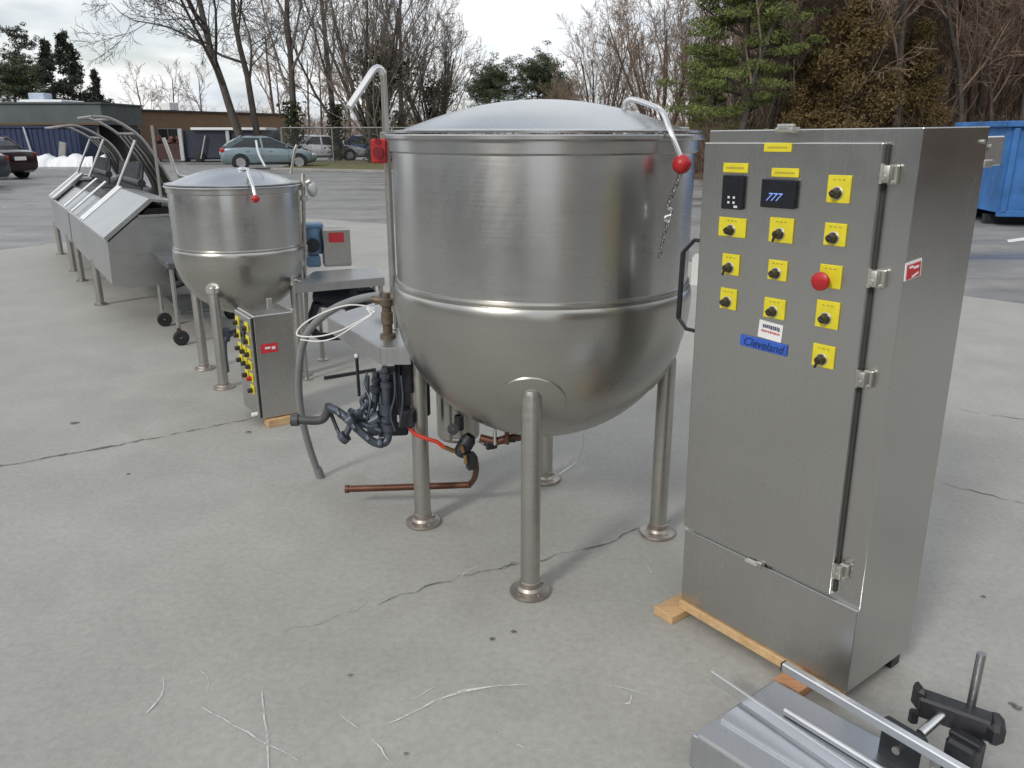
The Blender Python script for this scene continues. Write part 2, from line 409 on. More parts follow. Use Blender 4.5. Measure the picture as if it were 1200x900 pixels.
# ================================================================== BIG KETTLE
KX,KY=.113,3.06
def leg_angles(c,first): return [first+i*math.pi/2 for i in range(4)]
def cap_patch(c,r,direction,ang,n=28,m=6,lift=.006):
    d=Vector(direction).normalized(); a=d.cross(Vector((0,0,1))).normalized(); b=d.cross(a)
    vs=[];fs=[]
    prof=[(ang*i/m,lift) for i in range(m+1)]+[(ang*1.03,lift*.4),(ang*1.04,-.004)]
    for th,l in prof:
        for j in range(n):
            t=2*math.pi*j/n
            vs.append(Vector(c)+(d*math.cos(th)+(a*math.cos(t)+b*math.sin(t))*math.sin(max(th,1e-3)))*(r+l))
    for i in range(len(prof)-1):
        for j in range(n): fs.append((i*n+j,i*n+(j+1)%n,(i+1)*n+(j+1)%n,(i+1)*n+j))
    return vs,fs
def kettle_body(root,r,zt,zs,c,sr,legs,lr,legr,pad_ang):
    """r flange radius, zt rim height, zs seam height, sr bowl radius, lr leg circle"""
    k=r/.575
    cy=r-.027*k; cx,cyy=c
    C=(cx,cyy,0)
    zc=zs-.02*k
    b=MB()
    b.lathe([(r*.90,zt-.004),(r-.004,zt-.004),(r,zt-.008),(r,zt-.018*k),(r-.006,zt-.022*k),(r-.016*k,zt-.024*k),(r-.016*k,zt-.06*k),(r-.024*k,zt-.064*k),(cy,zt-.066*k)],C,96)
    b.build('rim_band','kettle',root,world=W(root),sharp=25)
    b=MB(); b.lathe([(cy-.001,zt-.064*k),(cy,zt-.075*k),(cy+.0006,(zt+zs)/2),(cy,zs+.004)],C,96); b.build('cylinder_wall','kettle',root,world=W(root))
    b=MB(); prof=[(cy-.001,zs+.006*k),(cy+.006*k,zs+.004*k),(cy+.008*k,zs-.004*k),(cy+.003*k,zs-.009*k),(cy+.002*k,zs-.014*k)]
    # shoulder then bowl
    zc2=zs-.055*k
    for i in range(0,7):
        t=i/6; a=R(62)*(1-t); prof.append((cy+.002*k+(sr-cy-.002*k)*math.cos(a)**.9 if t<1 else sr, zc2+.038*k*math.sin(a)/math.sin(R(62))))
    for i in range(1,33):
        a=math.pi/2*i/32; prof.append((max(.001,sr*math.cos(a)),zc2-sr*math.sin(a)))
    b.lathe(prof,C,96); b.build('bowl','bowl',root,world=W(root),sharp=28)
    cen=Vector((cx,cyy,zc2))
    for a in legs:
        p=Vector((cx+lr*math.cos(a),cyy+lr*math.sin(a),0)); zl=zc2-math.sqrt(sr*sr-lr*lr)+.012
        lb=MB(); lb.tube([(p.x,p.y,.035*k),(p.x,p.y,zl-.012),(p.x,p.y,zl+.012)],[legr,legr,legr*.8],24); lg=lb.build('leg','leg',root,world=W(root))
        fb=MB(); fb.lathe([(.001,0),(legr*2.1,0),(legr*2.16,.006*k),(legr*2.1,.014*k),(legr*1.35,.02*k),(legr*1.12,.03*k),(legr*1.12,.05*k),(legr*.9,.054*k)],(p.x,p.y,0),32)
        for q in (.6,2.2,3.9,5.3): fb.cyl((p.x+legr*1.62*math.cos(q),p.y+legr*1.62*math.sin(q),.012*k),(p.x+legr*1.62*math.cos(q),p.y+legr*1.62*math.sin(q),.022*k),legr*.17,8)
        fb.build('foot_flange','foot',lg,world=W(root))
        d=Vector((math.cos(a)*lr,math.sin(a)*lr,zl-.05*k-cen.z)).normalized()
        if pad_ang:
            pb=MB(); pb.add(*cap_patch(cen,sr,d,pad_ang),True); pb.build('leg_pad','bowl',root,world=W(root))
        else:
            pb=MB(); pb.tube([(p.x,p.y,zl-.03),(p.x,p.y,zl+.004)],[legr*1.25,legr*1.5],20); pb.build('leg_socket','bright',root,world=W(root))
def kettle_lid(root,r,zt,c,rise):
    b=MB(); prof=[(r*.985,zt-.003),(r*.985,zt+.004),(r*.88,zt+.008),(r*.865,zt+.012)]
    n=16
    for i in range(1,n+1):
        q=r*.86*(1-i/n); prof.append((max(.001,q),zt+.012+rise*(1-(q/(r*.86))**2)))
    b.lathe(prof,(c[0],c[1],0),96); return b.build('lid','lid',root,world=W(root))
big=thing('steam_kettle','large stainless steel kettle with domed lid on four legs, tallest vessel in the yard','kettle',(KX,KY,0))
ang=math.atan2(2.558-KY,.065-KX)
kettle_body(big,.575,1.6,1.078,(KX,KY),.566,leg_angles(0,ang),.497,.0345,.205)
lid=kettle_lid(big,.575,1.603,(KX,KY),.10)
# lid handle
hb=MB(); hp=smooth_path([at(732,131,3.0),at(733,121,2.98),at(738,117,2.96),at(748,118,2.92),at(769,126,2.78),at(776,131,2.70),at(780.5,140,2.66),at(786.5,157,2.612),at(797,184,2.60)],5)
hb.tube(hp,.0095,12); h=hb.build('lid_handle','bright',big,world=W(big))
hb=MB(); hb.lathe([(.04,0),(.04,.006),(.025,.012),(.016,.03)],(.405,3.0,1.636),20); hb.build('handle_mount','lid',lid,world=W(big))
hb=MB(); hb.sphere(at(799,192.5,2.60),.030,24,14); ball=hb.build('handle_ball','red',h,world=W(big))
hb=MB(); hb.box((.425,3.13,1.66),(.05,.02,.02),.4,.004); hb.cyl((.40,3.16,1.66),(.47,3.10,1.66),.008); hb.build('hinge','castclamp',lid,world=W(big))
hb=MB(); hb.box((.60,2.98,1.612),(.05,.03,.016),.3,.003); hb.build('latch','castclamp',lid,world=W(big))
# chain and hook under the ball
cb=MB()
def link(mb,c,r,wire,a,tall=1.6):
    pts=[]; 
    for i in range(15):
        t=2*math.pi*i/14; p=Vector((math.cos(t)*r,0,math.sin(t)*r*tall)); p.rotate(Euler((0,0,a))); pts.append(Vector(c)+p)
    mb.tube(pts,wire,6,False)
for i in range(6): link(cb,(.527-.006*i,2.60,1.470-.017*i),.007,.0022,(i%2)*1.57+.4)
ch=cb.build('chain','chain',h,world=W(big))
cb=MB()
for i in range(7): link(cb,(.496-.003*i,2.60,1.325-.017*i),.006,.0017,(i%2)*1.57+.4)
cb.build('chain','chain',h,world=W(big))
cb=MB(); cb.tube(smooth_path([(x*.983,2.60,z) for x,z in ((.503,1.372),(.516,1.366),(.515,1.35),(.500,1.345),(.497,1.335),(.511,1.329),(.515,1.342))],4),.0055,8); cb.build('hook','bright',ch,world=W(big))
# post with bent spout, stop box
pb=MB(); pp=Vector((-.490,3.27,0))
pb.tube([(pp.x,pp.y,.82),(pp.x,pp.y,1.60),(pp.x,pp.y,1.83)],[.014,.014,.012],14); pb.lathe([(.016,0),(.025,.002),(.025,.04),(.016,.045)],(pp.x,pp.y,1.56),18); pb.build('post','leg',big,world=W(big))
pb=MB(); pb.tube(smooth_path([(pp.x-.0,pp.y,1.815),(pp.x-.012,pp.y-.01,1.832),(pp.x-.03,pp.y-.03,1.828),(-.545,3.2,1.785),(-.602,3.13,1.69)],6),.0135,12); pb.build('bent_spout','bright',big,world=W(big))
pb=MB(); pb.box((-.507,3.19,1.534),(.06,.05,.09),.1,.006); eb=pb.build('stop_box','red',big,world=W(big))
pb=MB(); pb.cyl((-.507,3.167,1.53),(-.506,3.145,1.53),.02); pb.cyl((-.507,3.17,1.57),(-.507,3.162,1.57),.012); pb.build('stop_button',paint('dark red button',(.18,.008,.012),.35),eb,world=W(big))
pb=MB(); pb.box((-.497,3.225,1.50),(.02,.07,.02),0,.003); pb.build('box_bracket','leg',big,world=W(big))
# drive deck hung on the left of the kettle
dz=.815; Nn=g(446,407,dz); Ln=g(384,371,dz)
db=MB(); poly=[(Nn.x,Nn.y),(Nn.x+.11,Nn.y),(-.39,3.2),(-.33,3.42),(-.20,3.62),(-.30,3.95),(-.60,3.95),(Ln.x,Ln.y)]
db.prism(poly,dz-.008,dz)
for a,b in zip(poly,poly[1:]+poly[:1]):
    A=Vector((*a,dz-.036));B=Vector((*b,dz-.036)); db.beam(A,B,.006,.064)
db.build('drive_deck','deck',big,world=W(big))
db=MB(); p=at(449,392,3.15); zb=dz
bx=Vector((-.50,3.14,dz))
db.lathe([(.032,0),(.032,.012),(.019,.016),(.019,.05),(.024,.055),(.024,.10),(.019,.104),(.019,.125),(.026,.13),(.026,.155),(.016,.16),(.016,.18),(.001,.182)],bx,18); db.cyl(bx+Vector((0,0,.145)),bx+Vector((-.06,.02,.15)),.014); db.build('bronze_fitting','browncast',big,world=W(big))
db=MB()
for q,(dx,dy) in enumerate(((-.10,.42),(-.02,.55))):
    c=bx+Vector((dx+.06,dy,0)); db.lathe([(.035,0),(.035,.03),(.02,.035),(.02,.07),(.03,.075),(.03,.10),(.001,.105)],c,14)
db.cyl(bx+Vector((-.12,.42,.06)),bx+Vector((.12,.5,.06)),.016); db.box(bx+Vector((-.02,.30,.02)),(.10,.06,.04),.3,.005); db.build('valve','castclamp',big,world=W(big))
# pump and pipework below the deck
mb=MB(); mc=Vector((-.405,3.10,0)); 
mb.lathe([(.001,.46),(.035,.46),(.045,.475),(.045,.74),(.001,.742)],(-.435,3.19,0),20)
for i in range(12):
    t=i*math.pi/6; mb.box((-.435+.046*math.cos(t),3.19+.046*math.sin(t),.61),(.012,.005,.22),t)
mb.box((-.395,3.14,.64),(.09,.09,.21),.1,.008); mb.cyl((-.375,3.10,.48),(-.375,3.10,.72),.022); mb.cyl((-.41,3.08,.60),(-.41,3.08,.745),.014); mb.box((-.425,3.05,.50),(.06,.05,.07),.1,.006); q_=at(463,470,3.28); mb.box(q_,(.105,.07,.30),.1,.008); mb.box((-.40,3.20,.60),(.11,.05,.28),.1,.008); mb.build('motor','darkiron',big,world=W(big))  # includes a bigger dark box added to darken the space below the deck
mb=MB(); mb.box((-.452,3.03,.505),(.018,.003,.03),.1); mb.build('motor_label','white',big,world=W(big))
gp=MB()
def T(pts,r): gp.tube(smooth_path(pts,5),r,14)
P_=lambda x,y,Y: at(x,y,Y)
T([P_(452,430,3.06),P_(453,470,3.06),P_(455,505,3.05),P_(452,518,3.04),P_(440,519,3.03),P_(425,508,3.03),P_(408,492,3.04),P_(396,482,3.06),P_(386,478,3.08)],.017)
gp.lathe([(.024,-.012),(.024,.012)],P_(453,450,3.06),16); gp.lathe([(.018,-.03),(.027,-.026),(.027,.01),(.018,.014)],P_(453,478,3.06),16); gp.lathe([(.018,-.02),(.026,-.016),(.026,.012),(.018,.016)],P_(455,500,3.05),16)
T([P_(440,436,3.16),P_(440,462,3.16),P_(437,480,3.14),P_(428,496,3.10)],.014); gp.lathe([(.02,-.014),(.024,-.01),(.024,.012),(.02,.014)],P_(440,456,3.16),14)
gp.lathe([(.014,-.04),(.034,-.03),(.036,.02),(.014,.03)],P_(442,492,3.12),16,Matrix.Rotation(1.1,3,'Y'))
T([P_(434,470,3.12),P_(424,480,3.12),P_(414,492,3.08),P_(405,510,3.06),P_(401,516,3.05)],.013); gp.lathe([(.012,-.014),(.026,-.012),(.026,.014),(.012,.016)],P_(403,513,3.05),14,Matrix.Rotation(.8,3,'Y'))
T([P_(386,480,3.12),P_(396,505,3.10),P_(402,515,3.06)],.008)
gp.beam(P_(400,486,3.10),P_(430,498,3.1),.03,.03,bev=.006); gp.lathe([(.02,-.02),(.032,-.014),(.032,.014),(.02,.02)],P_(412,492,3.05),14,Matrix.Rotation(1.0,3,'Y'))
gp.beam(P_(408,480,3.11),P_(432,490,3.11),.016,.02,bev=.004)
T([P_(430,462,3.14),P_(424,470,3.14),P_(430,484,3.12)],.011)
for (x_,y_,Y_,rr_,rot) in ((452,440,3.05,.026,0),(454,492,3.05,.029,0),(446,519,3.03,.026,1.57),(416,500,3.03,.027,1.0),(432,513,3.03,.025,1.1),(398,484,3.05,.026,1.0),(440,446,3.15,.019,0),(438,474,3.14,.019,.3),(428,488,3.1,.022,.9),(420,484,3.1,.018,.9)):
    rr_*=.86; gp.lathe([(.010,-.009),(rr_,-.008),(rr_*1.05,-.004),(rr_*1.05,.004),(rr_,.008),(.010,.009)],P_(x_,y_,Y_),8,Matrix.Rotation(rot,3,'Y'),False)
gp.cyl(P_(431,440,3.2),P_(431,486,3.16),.008,10); gp.cyl(P_(446,434,3.2),P_(447,512,3.12),.012,12); gp.cyl(P_(424,497,3.08),P_(446,505,3.07),.012,12)
gp.box(P_(437,503,3.08),(.045,.04,.05),.4,.006); gp.box(P_(418,488,3.08),(.05,.03,.035),.7,.006)
for pts in (((462,436,3.0),(463,462,3.0),(458,486,3.0),(463,505,3.0)),((430,436,3.12),(427,452,3.10),(434,470,3.06),(430,492,3.04)),((470,440,3.02),(472,470,3.0),(468,500,3.0))):
    T([P_(*p) for p in pts],.0045)
gp.build('pump_pipework','greypipe',big,world=W(big))
gp=MB(); T([P_(386,474,3.10),P_(384,482,3.1),P_(378,491,3.1),P_(366,493,3.1),P_(344,491,3.1)],.018); gp.lathe([(.018,-.03),(.026,-.03),(.026,.0),(.018,.0)],P_(350,492,3.1),16,Matrix.Rotation(1.57,3,'Y')); gp.build('drain_elbow',paint('dark grey pipe',(.06,.062,.065),.5,.1,.3,18),big,world=W(big))
gp=MB(); gp.cyl(P_(418,419,3.3),P_(421,464,3.3),.007,10); lv=gp.build('valve_lever','darkiron',big,world=W(big)); gp=MB(); gp.sphere(P_(418,417,3.3),.011,12,8); gp.build('lever_knob','white',lv,world=W(big))
# drain valves and copper at the bowl bottom
gp=MB(); T([(KX-.02,KY,.48),(KX-.03,KY,.43),(-.02,3.05,.41),(-.07,3.05,.40),(-.13,3.06,.41)],.017); gp.cyl((-.02,3.02,.48),(-.02,3.02,.40),.010); T([P_(556,536,3.10),P_(558,548,3.14),P_(556,560,3.2),P_(551,567,3.25)],.013)
gp.build('drain_pipe','copper',big,world=W(big))
gp=MB(); gp.lathe([(.02,-.05),(.032,-.04),(.032,.03),(.02,.05)],P_(545,522,3.06),16,Matrix.Rotation(.5,3,'Y')); gp.box(P_(552,540,3.05),(.04,.04,.075),.3,.008); gp.lathe([(.012,-.03),(.02,-.03),(.02,.03),(.012,.03)],P_(538,495,3.10),12); gp.box(P_(575,520,3.06),(.05,.04,.04),.4,.006); gp.cyl(P_(590,514,3.05),P_(604,514,3.05),.016); gp.lathe([(.004,-.005),(.024,-.004),(.024,.006),(.004,.007)],P_(531,503,3.08),16,Matrix.Rotation(1.2,3,'X')); gp.build('drain_valve','darkiron',big,world=W(big))
gp=MB(); gp.cyl(P_(521,524,3.03),P_(533,529,3.04),.009); gp.cyl(P_(545,533,3.02),P_(546,543,3.02),.008); gp.cyl(P_(541,522,3.02),P_(543,530,3.02),.007); gp.build('brass_fitting','brass',big,world=W(big))
gp=MB(); gp.beam(P_(558,517,3.04),P_(570,524,3.03),.008,.004); gp.build('valve_handle','bright',big,world=W(big))
gp=MB(); gp.cyl(P_(580,503,3.03),P_(580,521,3.03),.007); gp.build('valve_stem','bright',big,world=W(big))
gp=MB(); gp.beam(P_(530,515,3.03),P_(538,515,3.03),.006,.006); gp.build('valve_handle','bright',big,world=W(big))
gp=MB(); gp.tube(smooth_path([P_(477,490,3.07),P_(478,498,3.05),P_(486,508,3.04),P_(500,514,3.03),P_(512,518,3.03),P_(521,525,3.03)],6),.0085,10); gp.build('red_hose','redhose',big,world=W(big))
gp=MB(); gp.lathe([(.001,.30),(.085,.30),(.095,.315),(.095,.55),(.001,.56)],(-.24,3.36,0),28); gp.build('condensate_pot','bowl',big,world=W(big))
# loose things at the big kettle
mb=MB(); mb.tube([at(405,573,3.25),at(470,571,3.25),at(552,568,3.25)],.015,14); mb.tube([at(405,573,3.25)+Vector((-.001,0,0)),at(409,573,3.25)],.0185,14); 
mb.tube([at(405,573,3.25)+Vector((0,0,-.003)),],.001,3,False) if False else None
o=single(mb,'copper_pipe','copper','long brown copper pipe lying low behind the left leg of the large kettle','pipe')
hz=[(448,346,3.2),(432,348,3.25),(415,352,3.3),(395,360,3.35),(378,371,3.4),(362,388,3.42),(353,412,3.44),(350,450,3.48),(354,490,3.52),(363,525,3.56),(374,557,3.585)]
mb=MB(); mb.tube(smooth_path([at(*p) for p in hz],6),[.0165]*61,14); mb.tube([at(372,549,3.58),at(376,560,3.585)],.021,14)
single(mb,'drain_hose','hose','grey rubber hose arching from the deck of the large kettle down to the concrete','hose')
mb=MB()
for pts in ([(440,362,3.25),(425,358,3.28),(405,358,3.3),(380,366,3.3),(358,378,3.32),(348,389,3.3),(352,394,3.28),(375,394,3.26),(400,387,3.25),(425,374,3.2),(438,366,3.2)],[(440,366,3.2),(430,361,3.24),(437,370,3.2)]):
    mb.tube(smooth_path([at(*p) for p in pts],6),.0032,8)
single(mb,'wire_loop','wire','thin white wire looped across the grey hose beside the large kettle','wire')
mb=MB(); mb.tube(smooth_path([at(*p) for p in ((352,398,3.27),(372,400,3.26),(392,396,3.24),(412,384,3.2),(428,374,3.19),(436,369,3.19))],6),.0028,8); single(mb,'loose_wire','wire','lower short white wire end trailing over the kettle deck','wire')
mb=MB(); mb.tube(smooth_path([g(655,556,.02),g(676,540,.06),g(684,520,.2),at(683,508,3.2)],6),.0025,6); 
single(mb,'white_string','wire','thin white string hanging from the bottom of the large kettle','string')

# ================================================================== CONTROL CABINET
CW,CD,CH=.623,.332,1.545
cz=.062
base=g(801,700,cz); rz=math.atan2(-.7988,.6015)
M=Matrix.Translation(base)@Matrix.Rotation(-.0145,4,'Y')@Matrix.Rotation(rz,4,'Z')
cab=thing('control_cabinet','tall stainless steel control cabinet with yellow button plates standing on wooden runners','control cabinet',M=M)
b=MB(); b.box((CW/2,CD/2,CH/2),(CW,CD,CH),0,.0025,2); b.build('cabinet_body','cab',cab)
b=MB(); b.box((CW/2,-.004,.135),(CW,.018,.268),0,.0015); b.build('kick_panel','cab',cab)
dz0,dz1=.287,1.512
b=MB(); b.box((.274,-.014,(dz0+dz1)/2),(.540,.022,dz1-dz0),0,.003,2); door=b.build('door','cab',cab)
b=MB(); b.box((.5465,-.004,(dz0+dz1)/2),(.005,.006,dz1-dz0-.01)); b.build('door_gasket',paint('dark grey gasket',(.05,.05,.05),.6),cab)
def zc_(z): return z-cz
def clamp(x,z,vert=True):
    b=MB()
    if vert:
        b.box((x+.012,-.008,z),(.024,.016,.046),0,.003); b.box((x+.004,-.026,z+.002),(.026,.020,.042),0,.005,2); b.cyl((x-.003,-.034,z-.020),(x-.003,-.034,z+.026),.005,10); b.cyl((x+.004,-.034,z-.006),(x+.004,-.040,z-.006),.007,10); b.box((x+.012,-.016,z-.018),(.014,.014,.010),0,.002)
    else:
        b.box((x,-.02,z),(.05,.03,.018),0,.003); b.cyl((x-.026,-.036,z),(x+.02,-.036,z),.006,10); b.box((x+.02,-.030,z+.002),(.018,.014,.024),0,.003)
    b.build('clamp','castclamp',cab)
for z in (1.50,1.25,.99,.43): clamp(.556,zc_(z))
clamp(.29,zc_(.338),False); 
b=MB(); b.box((.27,-.014,CH-.002),(.052,.04,.014),0,.003); b.cyl((.245,-.02,CH+.008),(.295,-.02,CH+.008),.006,10); b.box((.27,-.03,CH+.006),(.03,.012,.014),0,.003); b.build('clamp','castclamp',cab)
fy=-.0252
MT['dimink']=paint('faded legend print',(.34,.28,.035),.6,0,.2,30,0)
def ctl(x0,x1,z0,z1,knob='knob',lever=False,kz=None):
    z0-=cz; z1-=cz; w,h=abs(x1-x0)*.93,abs(z1-z0); cx=(x0+x1)/2; cz_=(z0+z1)/2
    b=MB(); b.box((cx,fy-.0025,cz_),(w,.005,h),0,.0012); p=b.build('button_plate','yellow',cab)
    ks=.82
    kc=Vector((cx-.002,fy-.005,cz_-h*.14 if kz is None else kz))
    My=Matrix.Rotation(math.pi/2,3,'X')
    b=MB()
    if knob=='knob':
        b.lathe([(.001,.024),(.008,.024),(.0102,.021),(.011,.005),(.014,.003),(.014,0)],kc,20,My)
        if lever: b.beam(kc+Vector((.003,-.023,.006)),kc+Vector((-.004,-.025,-.020)),.0065,.007,up=(0,1,0),bev=.002)
        else: b.beam(kc+Vector((-.008,-.025,.003)),kc+Vector((.008,-.025,-.003)),.005,.006,up=(0,1,0),bev=.0015)
        b.build('selector_knob','knob',p)
        b=MB(); b.lathe([(.0142,0),(.0165,0),(.0165,.002),(.0142,.003)],kc,20,My); b.build('knob_ring','castclamp',p)
    else:
        b.lathe([(.001,.036),(.016,.035),(.024,.030),(.0245,.022),(.014,.018),(.012,0)],kc+Vector((-.008,0,-.002)),24,My); b.build('stop_button','red',p)
    # printed scale ticks above the knob
    b=MB()
    for q in (-.016,0,.016): b.box((cx+q*.8,fy-.0053,cz_+h*.34),(.007,.0006,.0025))
    b.build('printed_mark',MT['dimink'],p)
ctl(.409,.477,1.428,1.496); ctl(.073,.174,1.315,1.369); ctl(.246,.326,1.314,1.38,lever=True); ctl(.413,.478,1.321,1.378)
ctl(.095,.159,1.206,1.266,lever=True); ctl(.253,.317,1.211,1.266); ctl(.411,.478,1.212,1.272,'red')
ctl(.096,.158,1.105,1.166); ctl(.249,.322,1.104,1.16,lever=False); ctl(.412,.483,1.106,1.178); ctl(.414,.483,.999,1.06,lever=True)
for x0,x1,z0,z1 in ((.079,.163,1.493,1.519),(.211,.296,1.550,1.573),(.241,.324,1.486,1.509)):
    b=MB(); b.box(((x0+x1)/2,fy-.002,(z0+z1)/2-cz),(x1-x0,.004,z1-z0),0,.001); p=b.build('label_strip','yellow',cab)
    b=MB(); b.box(((x0+x1)/2,fy-.0043,(z0+z1)/2-cz),((x1-x0)*.72,.0005,.005)); b.build('printed_mark',paint('faint label print',(.45,.38,.04),.6,0,.2,30,0),p)
b=MB(); b.box((.1205,fy-.006,1.44-cz),(.070,.012,.094),0,.002); d1=b.build('temperature_display','lcd',cab)
b=MB()
for i in (0,1):
    for j in (0,1): b.box((.112+.018*i,fy-.0125,1.426-.014*j-cz),(.007,.0008,.006))
b.box((.137,fy-.0125,1.401-cz),(.012,.0008,.006)); b.build('display_marks','leds',d1)
b=MB(); b.box((.271,fy-.007,1.443-cz),(.104,.014,.075),0,.002); d2=b.build('weight_display','lcd',cab)
My=Matrix.Rotation(math.pi/2,4,'X')
text_mesh('777',.030,'digits','display_digits',d2,Matrix.Translation((.258,fy-.0145,1.433-cz))@My,.5,.0004)
b=MB(); b.box((.277,fy-.0012,1.066-cz),(.078,.0024,.050),Matrix.Rotation(.06,4,'Y'),.0006); st=b.build('white_sticker','white',cab)
b=MB(); rr=random.Random(3)
x=.252
while x<.305:
    w=rr.uniform(.005,.009); b.box((x+w/2,fy-.0027,1.077-cz+rr.uniform(-.001,.001)-(x-.27)*.06),(w*.75,.0004,rr.uniform(.009,.012))); x+=w
b.build('sticker_print','ink',st)
b=MB(); x=.248
while x<.306:
    w=rr.uniform(.004,.008); b.box((x+w/2,fy-.0027,1.063-cz-(x-.27)*.06),(w*.8,.0004,rr.uniform(.004,.007))); x+=w
b.build('sticker_print','redink',st)
b=MB(); b.box((.258,fy-.0022,1.022-cz),(.158,.0044,.033),Matrix.Rotation(.02,4,'Y'),.0015); bs=b.build('name_plate','blueplate',cab)
text_mesh('Cleveland',.034,'darkblue','lettering',bs,Matrix.Translation((.258,fy-.0052,1.021-cz))@My@Matrix.Rotation(-.02,4,'Z'),.3,.0003)
# red sticker on the side, lug at the back, pull handle on the far side
b=MB(); sx=CW+.0012
b.box((sx,.035,1.275-cz),(.0022,.075,.044),Matrix.Rotation(.08,4,'X')); st=b.build('warning_sticker','white',cab)
b=MB(); b.box((sx+.0014,.036,1.273-cz),(.0008,.064,.036),Matrix.Rotation(.08,4,'X')); st2=b.build('warning_field','redsticker',st)
b=MB()
for i,(y,w) in enumerate(((.022,.018),(.046,.024))): b.box((sx+.0021,y,1.283-cz-.002*i),(.0006,w,.006),Matrix.Rotation(.08,4,'X'))
b.box((sx+.0021,.045,1.262-cz),(.0006,.03,.005),Matrix.Rotation(.3,4,'X')); b.build('sticker_print','white',st2)
b=MB(); b.box((CW-.012,CD+.045,1.545-cz),(.012,.13,.075),0,.003); lug=b.build('mounting_lug','alu',cab)
b=MB(); b.cyl((CW-.005,CD+.025,1.555-cz),(CW+.002,CD+.025,1.555-cz),.009); b.box((CW-.003,CD+.02,1.515-cz),(.012,.05,.02),0,.003); b.cyl((CW-.006,CD-.03,1.57-cz),(CW+.006,CD-.03,1.57-cz),.006); b.build('bolt','castclamp',lug)
b=MB(); hp=[(-.0,.012,1.287-cz),(-.045,.012,1.287-cz),(-.088,.012,1.245-cz),(-.095,.012,1.035-cz),(-.06,.012,1.005-cz),(0,.012,1.005-cz)]
b.tube([hp[0],hp[1],hp[2]],.006,10); b.tube([hp[2],hp[3]],.0085,10); b.tube([hp[3],hp[4],hp[5]],.006,10); b.build('pull_handle','blackplastic',cab)
b=MB(); b.box((-.045,.05,1.19-cz),(.075,.004,.10)); b.build('side_tag','white',cab)
# timber below
Dx=Vector((.6015,-.7988,0)); Dy=Vector((.7988,.6015,0)); B0=Vector((base.x,base.y,0))
def wpt(x,y,z): return B0+Dx*x+Dy*y+Vector((0,0,z))
b=MB(); b.beam(wpt(.0,.012,.046),wpt(.60,.012,.046),.07,.030,bev=.002); single(b,'wood_runner','wood','long pale wooden runner under the front edge of the tall control cabinet','timber')
b=MB(); b.beam(wpt(-.015,-.085,.0152),wpt(-.015,.34,.0152),.085,.030,bev=.002); single(b,'wood_block','wood','short wooden block sticking out below the left end of the tall cabinet','timber')
b=MB(); b.beam(wpt(.47,-.075,.0152),wpt(.47,.31,.0152),.085,.030,bev=.002); single(b,'wood_block','woodred','reddish wooden block under the right end of the tall cabinet, half hidden by bars','timber')
b=MB(); b.beam(wpt(.56,.31,.03),wpt(.60,.31,.03),.05,.058,bev=.002); single(b,'rubber_foot','blackplastic','small black foot under the back right corner of the tall cabinet','foot')
b=MB(); b.beam(wpt(.60,.05,.052),wpt(.60,.24,.052),.012,.012); single(b,'thin_batten','wood','thin pale batten under the right side of the tall cabinet','timber')

# ================================================================== FRAME PARTS LOWER RIGHT
A=g(809.5,860.5,.1); B=g(907,796,.1)
e1=Vector((.6,-.80,0)); e1n=(g(870,900,.1)-A).normalized()
fr=thing('machine_bed','low stainless steel bed with guide bars and black clamp at the bottom right corner','machine part',(A.x,A.y,0))
b=MB(); perp=(B-A); pl=perp.length; pn=perp.normalized(); LEN=.95
Mx=Matrix((e1n,pn,Vector((0,0,1)))).transposed().to_4x4(); Mx=Matrix.Translation(Vector((A.x,A.y,0)))@Mx
def fp(x,y,z): return Mx@Vector((x,y,z))
b.box(fp(LEN/2,pl/2,.05),(LEN,pl,.1),Mx.to_3x3(),.006,2); b.build('bed_plate','plate',fr,world=W(fr))
b=MB(); b.beam(fp(0.02,.006,.104),fp(LEN,.006,.104),.012,.006); b.beam(g(846,843,.104),g(846,843,.104)+e1n*.8,.008,.007); b.build('raised_edge','alu',fr,world=W(fr))
b=MB(); a1=g(834,789,.135); b2=g(1002,903,.135); dd=(b2-a1); b.beam(a1-Vector((0,0,.008)),a1+dd*1.5-Vector((0,0,.008)),.009,.034,bev=.001); b.build('guide_bar','alu',fr,world=W(fr))
b=MB(); a1=g(920,833,.112); b2=g(1031,901,.112); dd=(b2-a1); b.tube([a1,a1+dd*1.8],.011,14); b.build('guide_bar','alu',fr,world=W(fr))
b=MB(); a1=g(918,780,.2); b2=g(1127,903,.2); dd=(b2-a1); b.beam(a1,a1+dd*1.4,.022,.026,bev=.003); rl=b.build('rail','alu',fr,world=W(fr)); b=MB(); b.beam(a1-dd*.004,a1+dd*.002,.021,.025); b.build('end_plug','blackplastic',rl,world=W(fr))
# supports of bars
b=MB()
for q in (.84,1.15): 
    p=g(918,780,.2)+(g(1127,903,.2)-g(918,780,.2))*q; b=MB(); b.box((p.x,p.y,.143),(.02,.02,.09),.6); b.build('standoff','castclamp',fr,world=W(fr))
